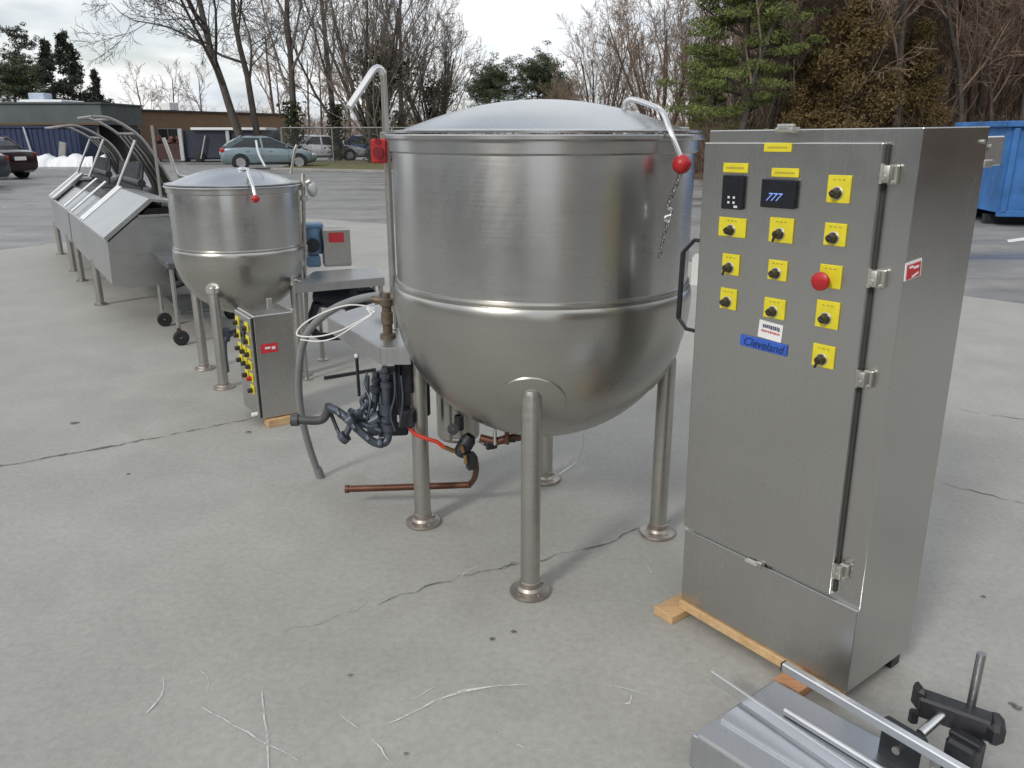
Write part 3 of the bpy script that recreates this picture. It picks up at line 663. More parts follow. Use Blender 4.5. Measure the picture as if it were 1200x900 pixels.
# clamp
b=MB(); c0=g(1076,822,.22); c1=g(1163,853,.22); 
b.beam(c0,c1,.052,.058,bev=.006); b.beam(c0+Vector((-.012,.0,.015)),c0+Vector((.01,.0,.015)),.05,.07,bev=.012); b.beam(c1+Vector((-.014,.006,.0)),c1+Vector((.022,-.012,.0)),.075,.06,bev=.014)
b.cyl(c0+Vector((-.005,0,-.03)),c0+Vector((-.005,0,-.06)),.012)
ck=b.build('clamp_block','blackplastic',fr,world=W(fr))
b=MB(); rp=g(1136,836,.22); b.cyl(rp-Vector((0,0,.06)),rp+Vector((0,0,.175)),.0105,20); b.build('clamp_rod',steel('dark rod steel',(.34,.34,.34),.38,(5,5,40)),ck,world=W(fr))
b=MB(); q0=g(1079,860,.20); q1=g(1104,838,.22); b.cyl(q0,q1,.012,16); b.build('cross_rod','bright',ck,world=W(fr))
b=MB(); p0=g(1036,842,.2); p1=g(1086,872,.2); b.beam(p0+Vector((0,0,-.055)),p1+Vector((0,0,-.055)),.014,.11,bev=.003); b.beam(p0,p1,.03,.022,bev=.008); b.build('clamp_plate','blackplastic',fr,world=W(fr))
b=MB(); pm=(p0+p1)/2; dn=Vector((p1.y-p0.y,-(p1.x-p0.x),0)).normalized(); 
if dn.y>0: dn=-dn
b.cyl(pm+Vector((-.01,0,-.055)),pm+Vector((-.01,0,-.055))+dn*.010,.010,16); b.build('plate_bolt','castclamp',fr,world=W(fr))
b=MB(); p=g(1130,880,.16); b.box((p.x,p.y,.11),(.07,.07,.17),-.93,.008); b.box((p.x,p.y,.195),(.075,.03,.02),-.93,.004); b.build('clamp_base','blackplastic',fr,world=W(fr))

# ================================================================== SMALL KETTLE
SX,SY=-1.82,5.39
sk=thing('steam_kettle','smaller stainless steel kettle with low domed lid and red ball handle behind the large one','kettle',(SX,SY,0))
kettle_body(sk,.43,1.285,.895,(SX,SY),.424,leg_angles(0,math.atan2(5.012-SY,-1.899-SX)),.372,.032,0)
kettle_lid(sk,.43,1.288,(SX,SY),.085)
b=MB(); b.tube(smooth_path([at(300,165,5.75),at(303,180,5.6),at(311,196,5.3),],5),.007,8); b.tube(smooth_path([at(292,205,5.2),at(290,198,5.15),at(291,203,5.06),at(296,218,4.97),at(299,230,4.94)],5),.010,10); h=b.build('lid_handle','bright',sk,world=W(sk))
b=MB(); b.sphere(at(299.5,233,4.93),.024,16,10); b.build('handle_ball','red',h,world=W(sk))
b=MB(); b.lathe([(.035,0),(.035,.006),(.02,.02),(.001,.024)],at(284,196,5.3)-Vector((0,0,.02)),16); b.build('lid_knob','bright',sk,world=W(sk))
b=MB(); b.tube([at(355,203,5.5),at(357,300,5.5),at(360,395,5.5)],.013,12); b.tube([at(350,230,5.4),at(352,300,5.4),at(354,330,5.4)],.010,10); b.build('post','leg',sk,world=W(sk))
b=MB(); 
for y_ in (216,232,290,296): b.lathe([(.012,-.02),(.026,-.016),(.026,.016),(.012,.02)],at(356,y_,5.5),14)
b.cyl(at(350,220,5.5),at(364,212,5.5),.018); b.build('valve','castclamp',sk,world=W(sk))
b=MB(); b.tube(smooth_path([at(341,204,5.75),at(345,178,5.75),at(348,170,5.75)],4),.010,8); b.build('vent_tube','leg',sk,world=W(sk))
b=MB(); b.sphere(at(366,222,5.5),.05,14,10,(.7,.4,1)); b.build('sight_glass',paint('clear dull plastic',(.35,.38,.37),.3,0,.1),sk,world=W(sk))
# pipes below
b=MB(); b.cyl((SX,SY,.46),(SX,SY,.36),.03); b.tube(smooth_path([(SX,SY,.37),(SX-.02,SY-.1,.33),(SX-.05,SY-.30,.33),(SX-.06,SY-.34,.25),(SX-.06,SY-.34,.1)],5),.022,12); b.box((SX-.06,SY-.3,.34),(.07,.06,.09),.3,.01); b.build('drain_valve','greypipe',sk,world=W(sk))
# side platform with motor
pz=.655
pc=[g(345,334,pz),g(450,325,pz),g(440,313,pz),g(368,318,pz)]
pf=thing('drive_stand','steel platform stand with dark pump beneath, beside the smaller kettle','stand',(pc[0].x,pc[0].y,0))
b=MB(); poly=[(p.x,p.y) for p in pc]; b.prism(poly,pz-.008,pz)
for p,q in zip(pc,pc[1:]+pc[:1]): b.beam(p-Vector((0,0,.03)),q-Vector((0,0,.03)),.006,.05)
b.build('deck','deck',pf,world=W(pf))
for k,p in enumerate(pc):
    c=sum(pc,Vector())/4; p=p+(c-p)*.09; b=MB(); b.tube([(p.x,p.y,.0),(p.x,p.y,pz-.03)],.016,12); b.tube([(p.x,p.y,.0),(p.x,p.y,.008)],.04,14); b.build('leg','leg',pf,world=W(pf))
b=MB(); c=sum(pc,Vector())/4; b.lathe([(.001,-.16),(.07,-.16),(.08,-.14),(.08,.14),(.001,.16)],c+Vector((-.05,.0,-.16)),20,Matrix.Rotation(1.57,3,'Y')@Matrix.Rotation(.4,3,'X')); b.box(c+Vector((.10,.05,-.2)),(.2,.14,.18),.4,.01); b.tube(smooth_path([c+Vector((-.2,0,-.2)),c+Vector((-.25,0,-.35)),c+Vector((-.2,.05,-.45)),c+Vector((0,.1,-.46))],4),.03,12); b.cyl(c+Vector((.2,-.1,-.12)),c+Vector((.2,-.1,-.36)),.035); b.build('pump',paint('dark blue pump',(.02,.026,.04),.45,.1,.35,9),pf,world=W(pf))
q=g(392,312,pz); gm=thing('gear_motor','grey drive box with red sticker and blue motor, standing on the steel platform','motor',(q.x,q.y,pz),.3)
b=MB(); b.box((.02,0,.145),(.20,.16,.27),0,.008); b.build('gear_box','leg',gm)
b=MB(); b.box((.02,-.0812,.22),(.11,.002,.07)); b.build('warning_sticker','redsticker',gm)
b=MB(); b.lathe([(.001,-.1),(.06,-.1),(.065,-.09),(.065,.09),(.001,.1)],(-.14,.0,.20),18); b.box((-.14,-.0,.305),(.15,.14,.03),0,.008); b.box((-.15,-.02,.05),(.10,.10,.08),0,.01); b.build('motor','motorblue',gm)
b=MB(); b.lathe([(.001,-.03),(.05,-.028),(.05,.028),(.001,.03)],(-.15,-.07,.17),16,Matrix.Rotation(1.57,3,'X')); b.build('motor_cap','darkiron',gm)
b=MB(); b.beam(g(380,443,.012),g(440,433,.012),.02,.02); single(b,'black_bar','darkiron','thin black bar lying on the concrete under the steel platform','bar')
# small control box
c0=g(308,492,.045); M=Matrix.Translation(c0)@Matrix.Rotation(math.atan2(.135,.20),4,'Z')
cb_=thing('control_box','small grey control box with yellow buttons on a timber, below the smaller kettle','control box',M=M)
bw,bd,bh=.225,.30,.60
b=MB(); b.box((bw/2,bd/2,bh/2),(bw,bd,bh),0,.005); b.build('box_body','cab',cb_)
b=MB(); b.box((-.010,bd/2,bh/2),(.018,bd-.016,bh-.02),0,.004); b.build('door','cab',cb_)
b=MB(); b.box((-.004,.004,bh/2),(.008,.006,bh-.02)); b.build('door_gasket','blackplastic',cb_)
b=MB(); b.box((.075,-.0015,bh-.19),(.095,.003,.052),0); s_=b.build('warning_sticker','redsticker',cb_); b=MB(); b.box((.065,-.0035,bh-.187),(.03,.001,.012)); b.box((.098,-.0035,bh-.190),(.02,.001,.016)); b.build('sticker_print','white',s_)
for i,z in enumerate((.53,.455,.38,.31,.24,.17)):
    for j,y in enumerate((.24,.15,.065)):
        if (i,j) in ((0,1),(5,0),(5,1),(4,0)): continue
        if i<2 and j==1:
            continue
        b=MB(); b.box((-.0215,y,z),(.005,.056,.052),0,.001); p=b.build('button_plate','yellow',cb_)
        b=MB(); b.lathe([(.001,.026),(.013,.026),(.014,0)],(-.024,y,z-.006),14,Matrix.Rotation(-math.pi/2,3,'Y')); b.build('selector_knob','red' if (i,j)==(4,2) else 'knob',p)
b=MB(); b.box((-.022,.15,.475),(.008,.075,.11),0,.002); b.build('display','lcd',cb_)
b=MB(); b.box((bw+.006,.03,bh-.02),(.012,.03,.06),0,.002); b.box((.18,bd-.03,bh+.01),(.03,.012,.05),0,.002); b.build('mounting_lug','castclamp',cb_)
b=MB(); b.cyl((-.02,.03,.03),(-.05,.03,.03),.012,10); b.build('cable_gland','white',cb_)
b=MB(); dx=Vector((.829,.56,0)); b.beam(c0+dx*.01+Vector((.0,.02,-.0235)),c0+dx*.215+Vector((0,.02,-.0235)),.09,.042,bev=.002); single(b,'wood_block','wood','short pale timber under the small grey control box','timber')
# cart
a_,b_=Vector((-3.02,6.79,0)),Vector((-2.62,6.14,0)); ax=(b_-a_).normalized(); ay=Vector((-ax.y,ax.x,0)); cl=(b_-a_).length
ct=thing('caster_cart','dark steel cart on small casters behind the smaller kettle','cart',tuple(a_))
b=MB(); c=a_+ax*cl/2+ay*.28; Mr=Matrix((ax,ay,Vector((0,0,1)))).transposed()
b.box(c+Vector((0,0,.63)),(cl+.1,.62,.05),Mr,.006); b.box(c+Vector((0,0,.25)),(cl,.5,.02),Mr,.004); b.build('cart_frame',paint('dull grey steel',(.12,.125,.13),.5,.5,.3,6),ct,world=W(ct))
for i in (0,1):
    for j in (0,1):
        p=a_+ax*cl*i+ay*.56*j
        b=MB(); b.tube([p+Vector((0,0,.14)),p+Vector((0,0,.61))],.017,10); lg=b.build('leg','leg',ct,world=W(ct))
        b=MB(); b.lathe([(.01,-.016),(.052,-.016),(.06,-.01),(.06,.01),(.052,.016),(.01,.016)],p+Vector((.015,-.01,.06)),18,Matrix.Rotation(1.57,3,'X')@Matrix.Rotation(.5,3,'Y')); w_=b.build('caster_wheel','rubber',lg,world=W(ct))
        b=MB(); b.box(p+Vector((0,-.0,.10)),(.03,.05,.08),.4,.004); b.build('caster_fork','maroon' if (i,j)==(1,0) else 'leg',lg,world=W(ct))
b=MB(); b.tube([a_+ay*.1+Vector((0,0,.5)),a_+ax*.3+ay*.1+Vector((0,0,.4)),a_+ax*.5+ay*.3+Vector((0,0,.5))],.03,10); b.sphere(a_+ax*.25+ay*.2+Vector((0,0,.48)),.07,12,8); b.build('pump','darkiron',ct,world=W(ct))

# ================================================================== TWO VATS, LEFT
ve=Vector((-.545,.838,0)); vd=Vector((.838,.545,0))
VF=g(109,358)
def vat(e0,e1_,legs,covers,ribs,arcs,arc,strut_e,label):
    f=Vector(VF)
    def P(x,y,z): return f+ve*x+vd*y+Vector((0,0,z))
    t=thing('mixing_vat',label,'vat',tuple(P(e0,0,0)))
    def ext(mb,prof,x0,x1):
        n=len(prof); vs=[P(x0,y,z) for y,z in prof]+[P(x1,y,z) for y,z in prof]
        mb.add(vs,[tuple(range(n)),tuple(range(2*n-1,n-1,-1))]+[((i+1)%n,i,n+i,n+(i+1)%n) for i in range(n)])
    w=t
    b=MB(); ext(b,[(.05,.40),(.06,.74),(.09,.77),(.30,.935),(1.15,.935),(1.15,.37),(.16,.36)],e0,e1_); b.build('vat_body','vat',t,world=W(w))
    b=MB(); b.beam(P(e0-.01,.055,.765),P(e1_,.055,.765),.024,.03,bev=.004); b.build('front_trim','bright',t,world=W(w))
    b=MB(); b.beam(P(e0-.008,.31,.945),P(e0-.008,1.15,.945),.03,.02,bev=.003); b.build('end_trim','bright',t,world=W(w))
    for x0,x1 in covers:
        b=MB(); ext(b,[(.03,.79),(.41,1.085),(.43,1.06),(.055,.765)],x0,x1); b.build('cover_plate','vat',t,world=W(w))
        b=MB(); ext(b,[(.411,1.084),(.60,1.06),(.60,1.04),(.428,1.062)],x0,x1); b.build('cover_back','vat',t,world=W(w))
    for x in ribs:
        b=MB(); b.beam(P(x,.04,.80),P(x,.42,1.10),.10,.022,bev=.004); b.build('cover_rib','alu',t,world=W(w))
    # dark slab stands in for the shaded inside of the open trough
    b=MB(); ext(b,[(.34,.94),(.40,1.0),(.95,1.0),(.95,.94)],e0+.05,e1_-.03); b.build('trough_shade',MT['screen'],t,world=W(w))
    for x in arcs:
        b=MB(); b.tube(smooth_path([P(x,y,z) for y,z in arc],5),.015,10); b.build('lid_tube','darktube',t,world=W(w))
    for x in strut_e:
        b=MB(); b.tube([P(x,.41,1.09),P(x,.50,1.27),P(x,.63,1.53)],.015,10); b.build('lid_strut','vat',t,world=W(w))
    for (y,z) in arc[-3:]:
        b=MB(); b.tube([P(arcs[0],y,z),P(arcs[-1],y,z)],.013,8); b.build('lid_crossbar','darktube',t,world=W(w))
    sp=smooth_path([P(0,y,z) for y,z in arc[:4]],4); n2=len(sp)
    vs=[];fs=[]
    for xx in (arcs[0]+.04,arcs[-1]-.04):
        for p in sp: vs.append(p+ve*xx)
        for p in sp: vs.append(p+ve*xx-vd*.012-Vector((0,0,.008)))
    m_=2*n2
    for i in range(n2-1):
        fs+=[(i,i+1,m_+i+1,m_+i),(n2+i,m_+n2+i,m_+n2+i+1,n2+i+1)]
    fs+=[(0,m_,m_+n2,n2),(n2-1,2*n2-1,m_+2*n2-1,m_+n2-1)]
    for k in (0,m_):
        for i in range(n2-1): fs.append((k+i,k+n2+i,k+n2+i+1,k+i+1))
    b=MB(); b.add(vs,fs); b.build('lid_screen','screen',t,world=W(w))
    for q in range(1,4):
        x=arcs[0]+(arcs[-1]-arcs[0])*q/4; b=MB(); b.tube([P(x,y-.02,z-.02) for y,z in arc[:4]],.011,6); b.build('lid_slat','vat',t,world=W(w))
    b=MB(); b.tube([P(arcs[0]-.1,.62,1.12),P(arcs[-1]+.1,.62,1.12)],.04,12)
    for q in range(6):
        x=arcs[0]+q*(arcs[-1]-arcs[0])/5; b.beam(P(x,.60,1.0),P(x+.05,.66,1.30),.06,.02)
    b.build('agitator','darkiron',t,world=W(w))
    for (x,y) in legs:
        b=MB(); b.tube([P(x,y,.0),P(x,y,.45)],.034,14); lg=b.build('leg','leg',t,world=W(w)); b=MB(); b.tube([P(x,y,0),P(x,y,.015)],.06,14); b.build('foot_flange','foot',lg,world=W(w))
    return t,P
MT['darktube']=steel('dull tube',(.33,.32,.31),.4,(5,5,20),0,.15)
MT['screen']=paint('dark wire screen',(.035,.034,.030),.5,.5,.35,14)
va,PA=vat(-1.33,1.75,((.0,.07),(1.57,.07),(.0,1.05),(1.57,1.05)),((-1.37,.33),),(.31,.17,1.2),(.33,1.55),[(.95,.96),(.91,1.12),(.78,1.4),(.65,1.59),(.44,1.73),(.28,1.75)],(.33,),'nearer long stainless vat with tubular open lid, left of the smaller kettle')
b=MB(); b.tube(smooth_path([PA(-1.15,.62,1.56),PA(-1.15,.66,1.40),PA(-1.15,.69,1.27),PA(-1.15,.74,1.24),PA(-1.15,.80,1.235)],4),.016,8); b.tube([PA(-1.15,.72,1.25),PA(-1.15,.72,.94)],.014,8); b.build('tilt_lever','bright',va,world=W(va))
b=MB(); b.tube([PA(-1.1,.55,.94),PA(-1.1,.55,1.66)],.014,8); b.build('upright','leg',va,world=W(va))
vat(1.85,4.3,((2.4,.07),(4.07,.07),(2.4,1.05),(4.07,1.05)),((3.45,3.9),),(3.42,3.9,1.95),(2.6,3.9),[(.95,.96),(.86,1.12),(.76,1.38),(.62,1.54),(.36,1.68),(.12,1.66)],(2.6,3.9),'farther long stainless vat with tubular open lid, at the left edge of the row')

# ================================================================== BLUE DUMPSTER RIGHT
dm=thing('roll_off_dumpster','bright blue ribbed steel dumpster behind the right side of the control cabinet','dumpster',(8.68,14.62,0),R(-8))
b=MB(); Ld,Wd,Hd=5.6,2.3,1.77
b.box((Ld/2,.03,Hd/2+.09),(Ld,.06,Hd-.30)); b.box((Ld/2,Wd-.03,Hd/2+.09),(Ld,.06,Hd-.30)); b.box((.03,Wd/2,Hd/2+.09),(.06,Wd-.13,Hd-.30)); b.box((Ld-.03,Wd/2,Hd/2+.09),(.06,Wd-.13,Hd-.30)); b.box((Ld/2,Wd/2,.26),(Ld-.13,Wd-.13,.05)); b.build('dumpster_box','dumpster',dm)
b=MB(); b.box((Ld/2,-.03,Hd-.02),(Ld+.12,.14,.10),0,.01); b.box((Ld/2,Wd+.03,Hd-.02),(Ld+.12,.14,.10),0,.01); b.box((-.03,Wd/2,Hd-.02),(.12,Wd-.09,.10),0,.01); b.box((Ld+.03,Wd/2,Hd-.02),(.12,Wd-.09,.10),0,.01); b.build('top_rail','dumpster',dm)
for i in range(8):
    b=MB(); b.box((.08+i*.775,-.045,Hd/2+.08),(.09,.09,Hd-.34),0,.01); b.build('rib','dumpster',dm)
b=MB(); b.box((Ld/2,-.02,.22),(Ld,.10,.10),0,.008); b.build('sill','dumpster',dm)
b=MB(); b.box((Ld/2,.5,.085),(Ld,.14,.17)); b.box((Ld/2,1.8,.085),(Ld,.14,.17)); b.build('skid','darkiron',dm)

# ================================================================== CARS
def loft(mb,secs,smooth=True):
    n=len(secs[0]); vs=[p for s in secs for p in s]; fs=[]
    for i in range(len(secs)-1):
        for j in range(n): fs.append((i*n+j,i*n+(j+1)%n,(i+1)*n+(j+1)%n,(i+1)*n+j))
    fs.append(tuple(reversed(range(n)))); fs.append(tuple((len(secs)-1)*n+j for j in range(n)))
    mb.add(vs,fs,smooth)
def car(loc,rz,matl,label,hatch=True,group=None,cat='car'):
    t=thing('parked_car',label,cat,loc,rz,group)
    if hatch: st=[(-2.12,.42,.60,.66),(-2.08,.30,.82,.76),(-1.92,.22,.96,.84),(-1.0,.2,1.0,.87),(0,.2,.96,.88),(.9,.2,.92,.88),(1.3,.22,.88,.87),(1.75,.24,.79,.83),(2.05,.3,.68,.73),(2.16,.42,.57,.62)]
    else: st=[(-2.25,.42,.70,.68),(-2.2,.30,.92,.78),(-2.0,.22,.99,.85),(-1.2,.2,1.0,.88),(0,.2,.95,.88),(.9,.2,.92,.88),(1.4,.22,.88,.87),(1.9,.24,.78,.83),(2.2,.3,.68,.73),(2.3,.42,.57,.62)]
    secs=[]
    for x,zb,zt,hw in st:
        half=[(0,zb),(.8*hw,zb),(.97*hw,zb+.10),(hw,(zb*.6+zt*.4)),(.985*hw,zt-.12),(.94*hw,zt-.03),(.8*hw,zt+.01),(0,zt+.03)]
        ring=[(x,y,z) for y,z in half]+[(x,-y,z) for y,z in half[-2:0:-1]]
        secs.append(ring)
    b=MB(); loft(b,secs); body=b.build('car_body',matl,t,sharp=40)
    rb,rf,wb,wf=(-2.0,1.12,-1.12,-.02) if hatch else (-1.62,1.0,-.95,.05)
    def ring(x0,x1,hw,z,k=.93):
        return [(x0,-hw*k,z),(x0*.5+x1*.5,-hw,z),(x1,-hw*k,z),(x1+.04,0,z),(x1,hw*k,z),(x0*.5+x1*.5,hw,z),(x0,hw*k,z),(x0-.05,0,z)]
    b=MB(); loft(b,[ring(rb,rf,.80,.94),ring(rb*.72+wb*.28,rf*.62+wf*.38,.755,1.16),ring(rb*.35+wb*.65,rf*.25+wf*.75,.70,1.34),ring(wb,wf,.66,1.41)],False); gl=b.build('windows','glass',t)
    b=MB(); secs=[]
    for z,k in ((1.385,1.0),(1.425,.985),(1.455,.90),(1.468,.7)):
        secs.append(ring((wb-.1)*1 if k==1 else wb-.06+(1-k),wf+.06-(1-k),.685*k,z,.95))
    loft(b,secs); b.build('roof',matl,t,sharp=40)
    for s in (-1,1):
        b=MB(); b.beam((rf+.02,s*.77,.94),(wf+.06,s*.655,1.41),.07,.05,bev=.01); b.beam((-.28,s*.803,.94),(-.34,s*.68,1.41),.04,.09,up=(1,0,0),bev=.006); b.beam((rb+.12,s*.775,.95),(wb+.02,s*.655,1.41),.06,.20 if hatch else .26,bev=.01); b.build('pillar',matl,t)
        b=MB(); b.box((.78,s*.93,.99),(.10,.14,.10),0,.03,2); b.build('mirror',matl,t)
        b=MB(); b.box(((2.0 if hatch else 2.14),s*.62,.64),(.22,.22,.12),s*-.5,.03,2); b.build('headlight','headlamp',t)
        b=MB(); b.box(((-1.99 if hatch else -2.12),s*.72,.84),(.20,.16,.17),s*.4,.03,2); b.build('tail_light','tail',t)
        for xx in (-.95,.05):
            b=MB(); b.box((xx,s*.885,.80),(.16,.02,.025),0,.006); b.build('door_handle',matl,t)
        b=MB()
        for xx in (-.32,.86): b.box((xx,s*.881,.60),(.008,.006,.55))
        b.box((.27,s*.884,.30),(1.7,.012,.05),0,.003); b.build('door_seam','blackplastic',t)
        for xx in (-1.28,1.30):
            b=MB(); b.lathe([(.001,0),(.375,0),(.385,-.02*0+.004),(.001,.006)],(xx,s*.872,.33),26,Matrix.Rotation(-s*math.pi/2,3,'X')); b.build('wheel_arch','blackplastic',t)
            Mr=Matrix.Rotation(-s*math.pi/2,3,'X')
            b=MB(); b.lathe([(.2,-.18),(.30,-.18),(.315,-.16),(.315,.0),(.30,.03),(.21,.034)],(xx,s*.865,.316),26,Mr); wl=b.build('wheel','rubber',t)
            b=MB(); b.lathe([(.215,.03),(.205,.036),(.19,.02),(.05,.018),(.045,.03),(.001,.032)],(xx,s*.865,.316),26,Mr)
            for q in range(5):
                a=q*2*math.pi/5; b.beam(Vector((xx,s*.888,.316)),Vector((xx+.19*math.cos(a),s*.892,.316+.19*math.sin(a))),.02,.05,up=(math.sin(a),0,-math.cos(a)))
            b.build('rim','rim',wl)
    b=MB(); b.box(((-2.12 if hatch else -2.25),0,.72),(.02,.5,.13),0,.004); b.build('number_plate','white',t)
    return t
silver=carpaint('silver blue paint',(.19,.25,.28)); dred=carpaint('dark red paint',(.022,.006,.008)); dblue=carpaint('dark slate paint',(.03,.04,.05)); whitep=carpaint('white car paint',(.62,.63,.65)); bluep=carpaint('blue car paint',(.07,.12,.24))
car((-11.42,39.0,0),.36,silver,'silver blue hatchback parked side on by the two bare trees')
car((-19.85,30.6,0),2.85,dred,'dark red car at the left edge with its red tail light showing',False)
car((-18.0,25.6,0),2.95,dblue,'dark car at the far left edge nearest the camera, mostly cut off',False)
car((-11.1,50.0,0),.25,whitep,'white car parked behind the chain link fence',False)
car((-8.6,51.0,0),.15,bluep,'blue car parked behind the chain link fence, right of the white one',False)
car((-14.3,61.0,0),.15,whitep,'pale car far behind the fence between the bare trunks',True)
car((11.9*0-5.2,53.0,0),.3,carpaint('grey car paint',(.2,.21,.22)),'grey car half hidden behind the left rim of the large kettle',False)

# ================================================================== BUILDINGS AND LEFT BACKGROUND
p0=gx(126,50); p1=gx(310,63); dr=(p1-p0); Lb=dr.length+3; a=math.atan2(dr.y,dr.x)
bd=thing('brick_building','long low tan brick building with flat roof behind the bare trees','building',tuple(p0),a)
b=MB(); b.box((Lb/2,6,1.45),(Lb,12,2.9)); b.build('wall','brick',bd)
b=MB(); b.box((Lb/2,6,2.95),(Lb+.3,12.3,.10)); b.build('roof',paint('dark roof edge',(.06,.05,.045),.8),bd)
b=MB(); b.box((6.3,1.2,3.27),(.8,.8,.5),0,.03); b.build('roof_vent','roofwhite',bd)
b=MB(); b.box((12.6,1.2,3.1),(2.2,.8,.18),0,.03); b.build('roof_vent','roofwhite',bd)
for i,x in enumerate((1.6,4.6,8.0,11.5,15.0)):
    b=MB(); b.box((x,-.03,1.35),(1.7,.08,1.1)); f=b.build('window',paint('window frame',(.25,.24,.22),.6),bd)
    b=MB(); b.box((x-.41,-.075,1.35),(.74,.02,.96)); b.box((x+.41,-.075,1.35),(.74,.02,.96)); b.build('pane','glass',f)
lb=thing('flat_roofed_building','low building with grey green fascia and shaded front at the far left','building',tuple(gx(135,47.5)),0)
b=MB(); b.box((-16,2,1.0),(32,2,2.0)); b.build('wall','shade',lb)  # recess shade under the canopy is put into this dark wall colour
b=MB(); b.box((-16.2,1,2.57),(32.6,5,1.08)); b.build('fascia','fascia',lb)
b=MB(); b.box((-16.2,-1.53,2.06),(32.6,.06,.10)); b.build('trim',paint('brown trim',(.12,.08,.04),.8),lb)
b=MB(); b.box((-16.2,1,3.15),(32.8,5.2,.08)); rf=b.build('roof','fascia',lb)
b=MB(); b.box((-3.8,1,3.28),(2.4,2.5,.18),0,.05); b.build('roof_snow','snow',lb)
b=MB(); b.box((-5.0,2,3.5),(.9,.9,.6),0,.03); b.build('roof_vent',paint('pale blue vent',(.4,.48,.58),.6),lb)
for x in (-30,-24,-18,-12,-6,-.4):
    b=MB(); b.box((x,-1.2,1.0),(.14,.14,2.0)); b.build('canopy_post','galv',lb)
ctn=thing('steel_container','dark blue steel container behind the snow bank under the canopy','container',(-28.9,43.4,0))
b=MB()
for i in range(46): b.box((.1+.14*i,.03 if i%2 else .0,1.0),(.139,.06,1.75))
b.box((3.2,1.1,.98),(6.4,2.1,1.7)); b.build('container_wall','container',ctn)
b=MB(); b.box((3.2,1.05,1.9),(6.5,2.3,.10)); b.build('container_roof','container',ctn)
b=MB(); b.beam((4.05,-.12,.05),(3.75,-.08,1.9),.08,.08); b.build('ladder_rail',paint('pale steel rail',(.4,.42,.46),.6),ctn)
b=MB(); pa=gx(64,42.6); b.beam(gx(66,42.6),gx(72,42.6,1.15),.35,.12,up=(0,1,0),bev=.03); single(b,'leaning_slab','kerb','pale slab leaning up behind the snow bank','slab')
sh=thing('storage_trailer','dark open sided trailer with white roof edge beside the silver blue hatchback','trailer',tuple(gx(214,47.5)),.05)
b=MB(); b.box((2.2,1.3,.98),(4.4,2.4,1.5)); b.box((2.2,1.2,.2),(4.6,2.0,.1)); b.build('trailer_body','darkbox',sh)
b=MB(); b.box((2.6,1.2,1.82),(4.2,2.7,.14),0,.02); b.build('roof','roofwhite',sh)
MT['palepost']=paint('pale post',(.45,.46,.48),.6)
b=MB(); b.box((-.12,-.06,.95),(.22,.14,1.75),0,.02); b.build('corner_post','palepost',sh)
b=MB(); b.box((2.5,-.02,1.0),(.2,.1,1.5),0,.02); b.build('corner_post','palepost',sh)
b=MB(); b.tube([(.9,-.12,.2),(1.25,-.05,1.45)],.035,8); b.build('leaning_pole','palepost',sh)
for xx in (.8,3.8):
    b=MB(); b.lathe([(.001,.1),(.22,.1),(.3,.07),(.3,-.07),(.001,-.1)],(xx,.05,.3),18,Matrix.Rotation(1.57,3,'X')); b.build('wheel','rubber',sh)
b=MB()
mb2=thing('scrap_bin','maroon scrap bin heaped with rusty pieces left of the dark trailer','bin',tuple(gx(197,48.5)),0)
b.prism([(-.95,-.6),(.95,-.6),(.95,.6),(-.95,.6)],.15,1.0); b.build('bin_body','maroon',mb2)
b=MB(); rr=random.Random(9)
for i in range(22): b.box((rr.uniform(-.85,.85),rr.uniform(-.5,.5),1.0+rr.uniform(0,.35)),(rr.uniform(.2,.6),rr.uniform(.1,.3),rr.uniform(.05,.25)),Euler((rr.uniform(-.5,.5),rr.uniform(-.5,.5),rr.uniform(0,3))).to_matrix(),.01)
b.build('scrap_heap',paint('rusty scrap',(.13,.06,.045),.8,.1,.5,3),mb2)
b=MB()
for xx in (-.85,.85): b.box((xx,0,.075),(.12,1.1,.15))
b.build('skid','darkiron',mb2)
# chain link fence
A=gx(330,42.5); B=gx(640,40.0)
fn=thing('chain_link_fence','grey chain link fence with round posts along the grass verge','fence',(A.x,A.y,.1))
dv=(B-A); Lf=dv.length; dv.normalize(); Hf=1.75
np_=6
for i in range(np_):
    p=A+dv*(Lf*i/(np_-1)); b=MB(); b.tube([(p.x,p.y,.05),(p.x,p.y,Hf+.15)],.05 if i in (0,2) else .038,10); b.build('post','galv',fn,world=W(fn))
b=MB(); b.tube([A+Vector((0,0,Hf+.1)),B+Vector((0,0,Hf+.1))],.028,8); b.build('top_rail','galv',fn,world=W(fn))
b=MB(); st=.16; k=int(Lf/st)
for i in range(-int(Hf/st),k):
    for sgn in (1,-1):
        s0=i*st if sgn==1 else (i*st+Hf); s1=s0+sgn*Hf; za,zb=.1,.1+Hf
        if s0<0: 
            za+=(-s0)/abs(s1-s0)*Hf if sgn==1 else 0; s0=max(0,s0)
        if s1<0: zb-= (-s1)/Hf*Hf; s1=0
        if s0>Lf: za+=(s0-Lf); s0=Lf
        if s1>Lf: zb-=(s1-Lf); s1=Lf
        if zb-za<.1: continue
        b.tube([A+dv*s0+Vector((0,0,za)),A+dv*s1+Vector((0,0,zb))],.004,3,False)
b.build('wire_mesh','galv',fn,world=W(fn))

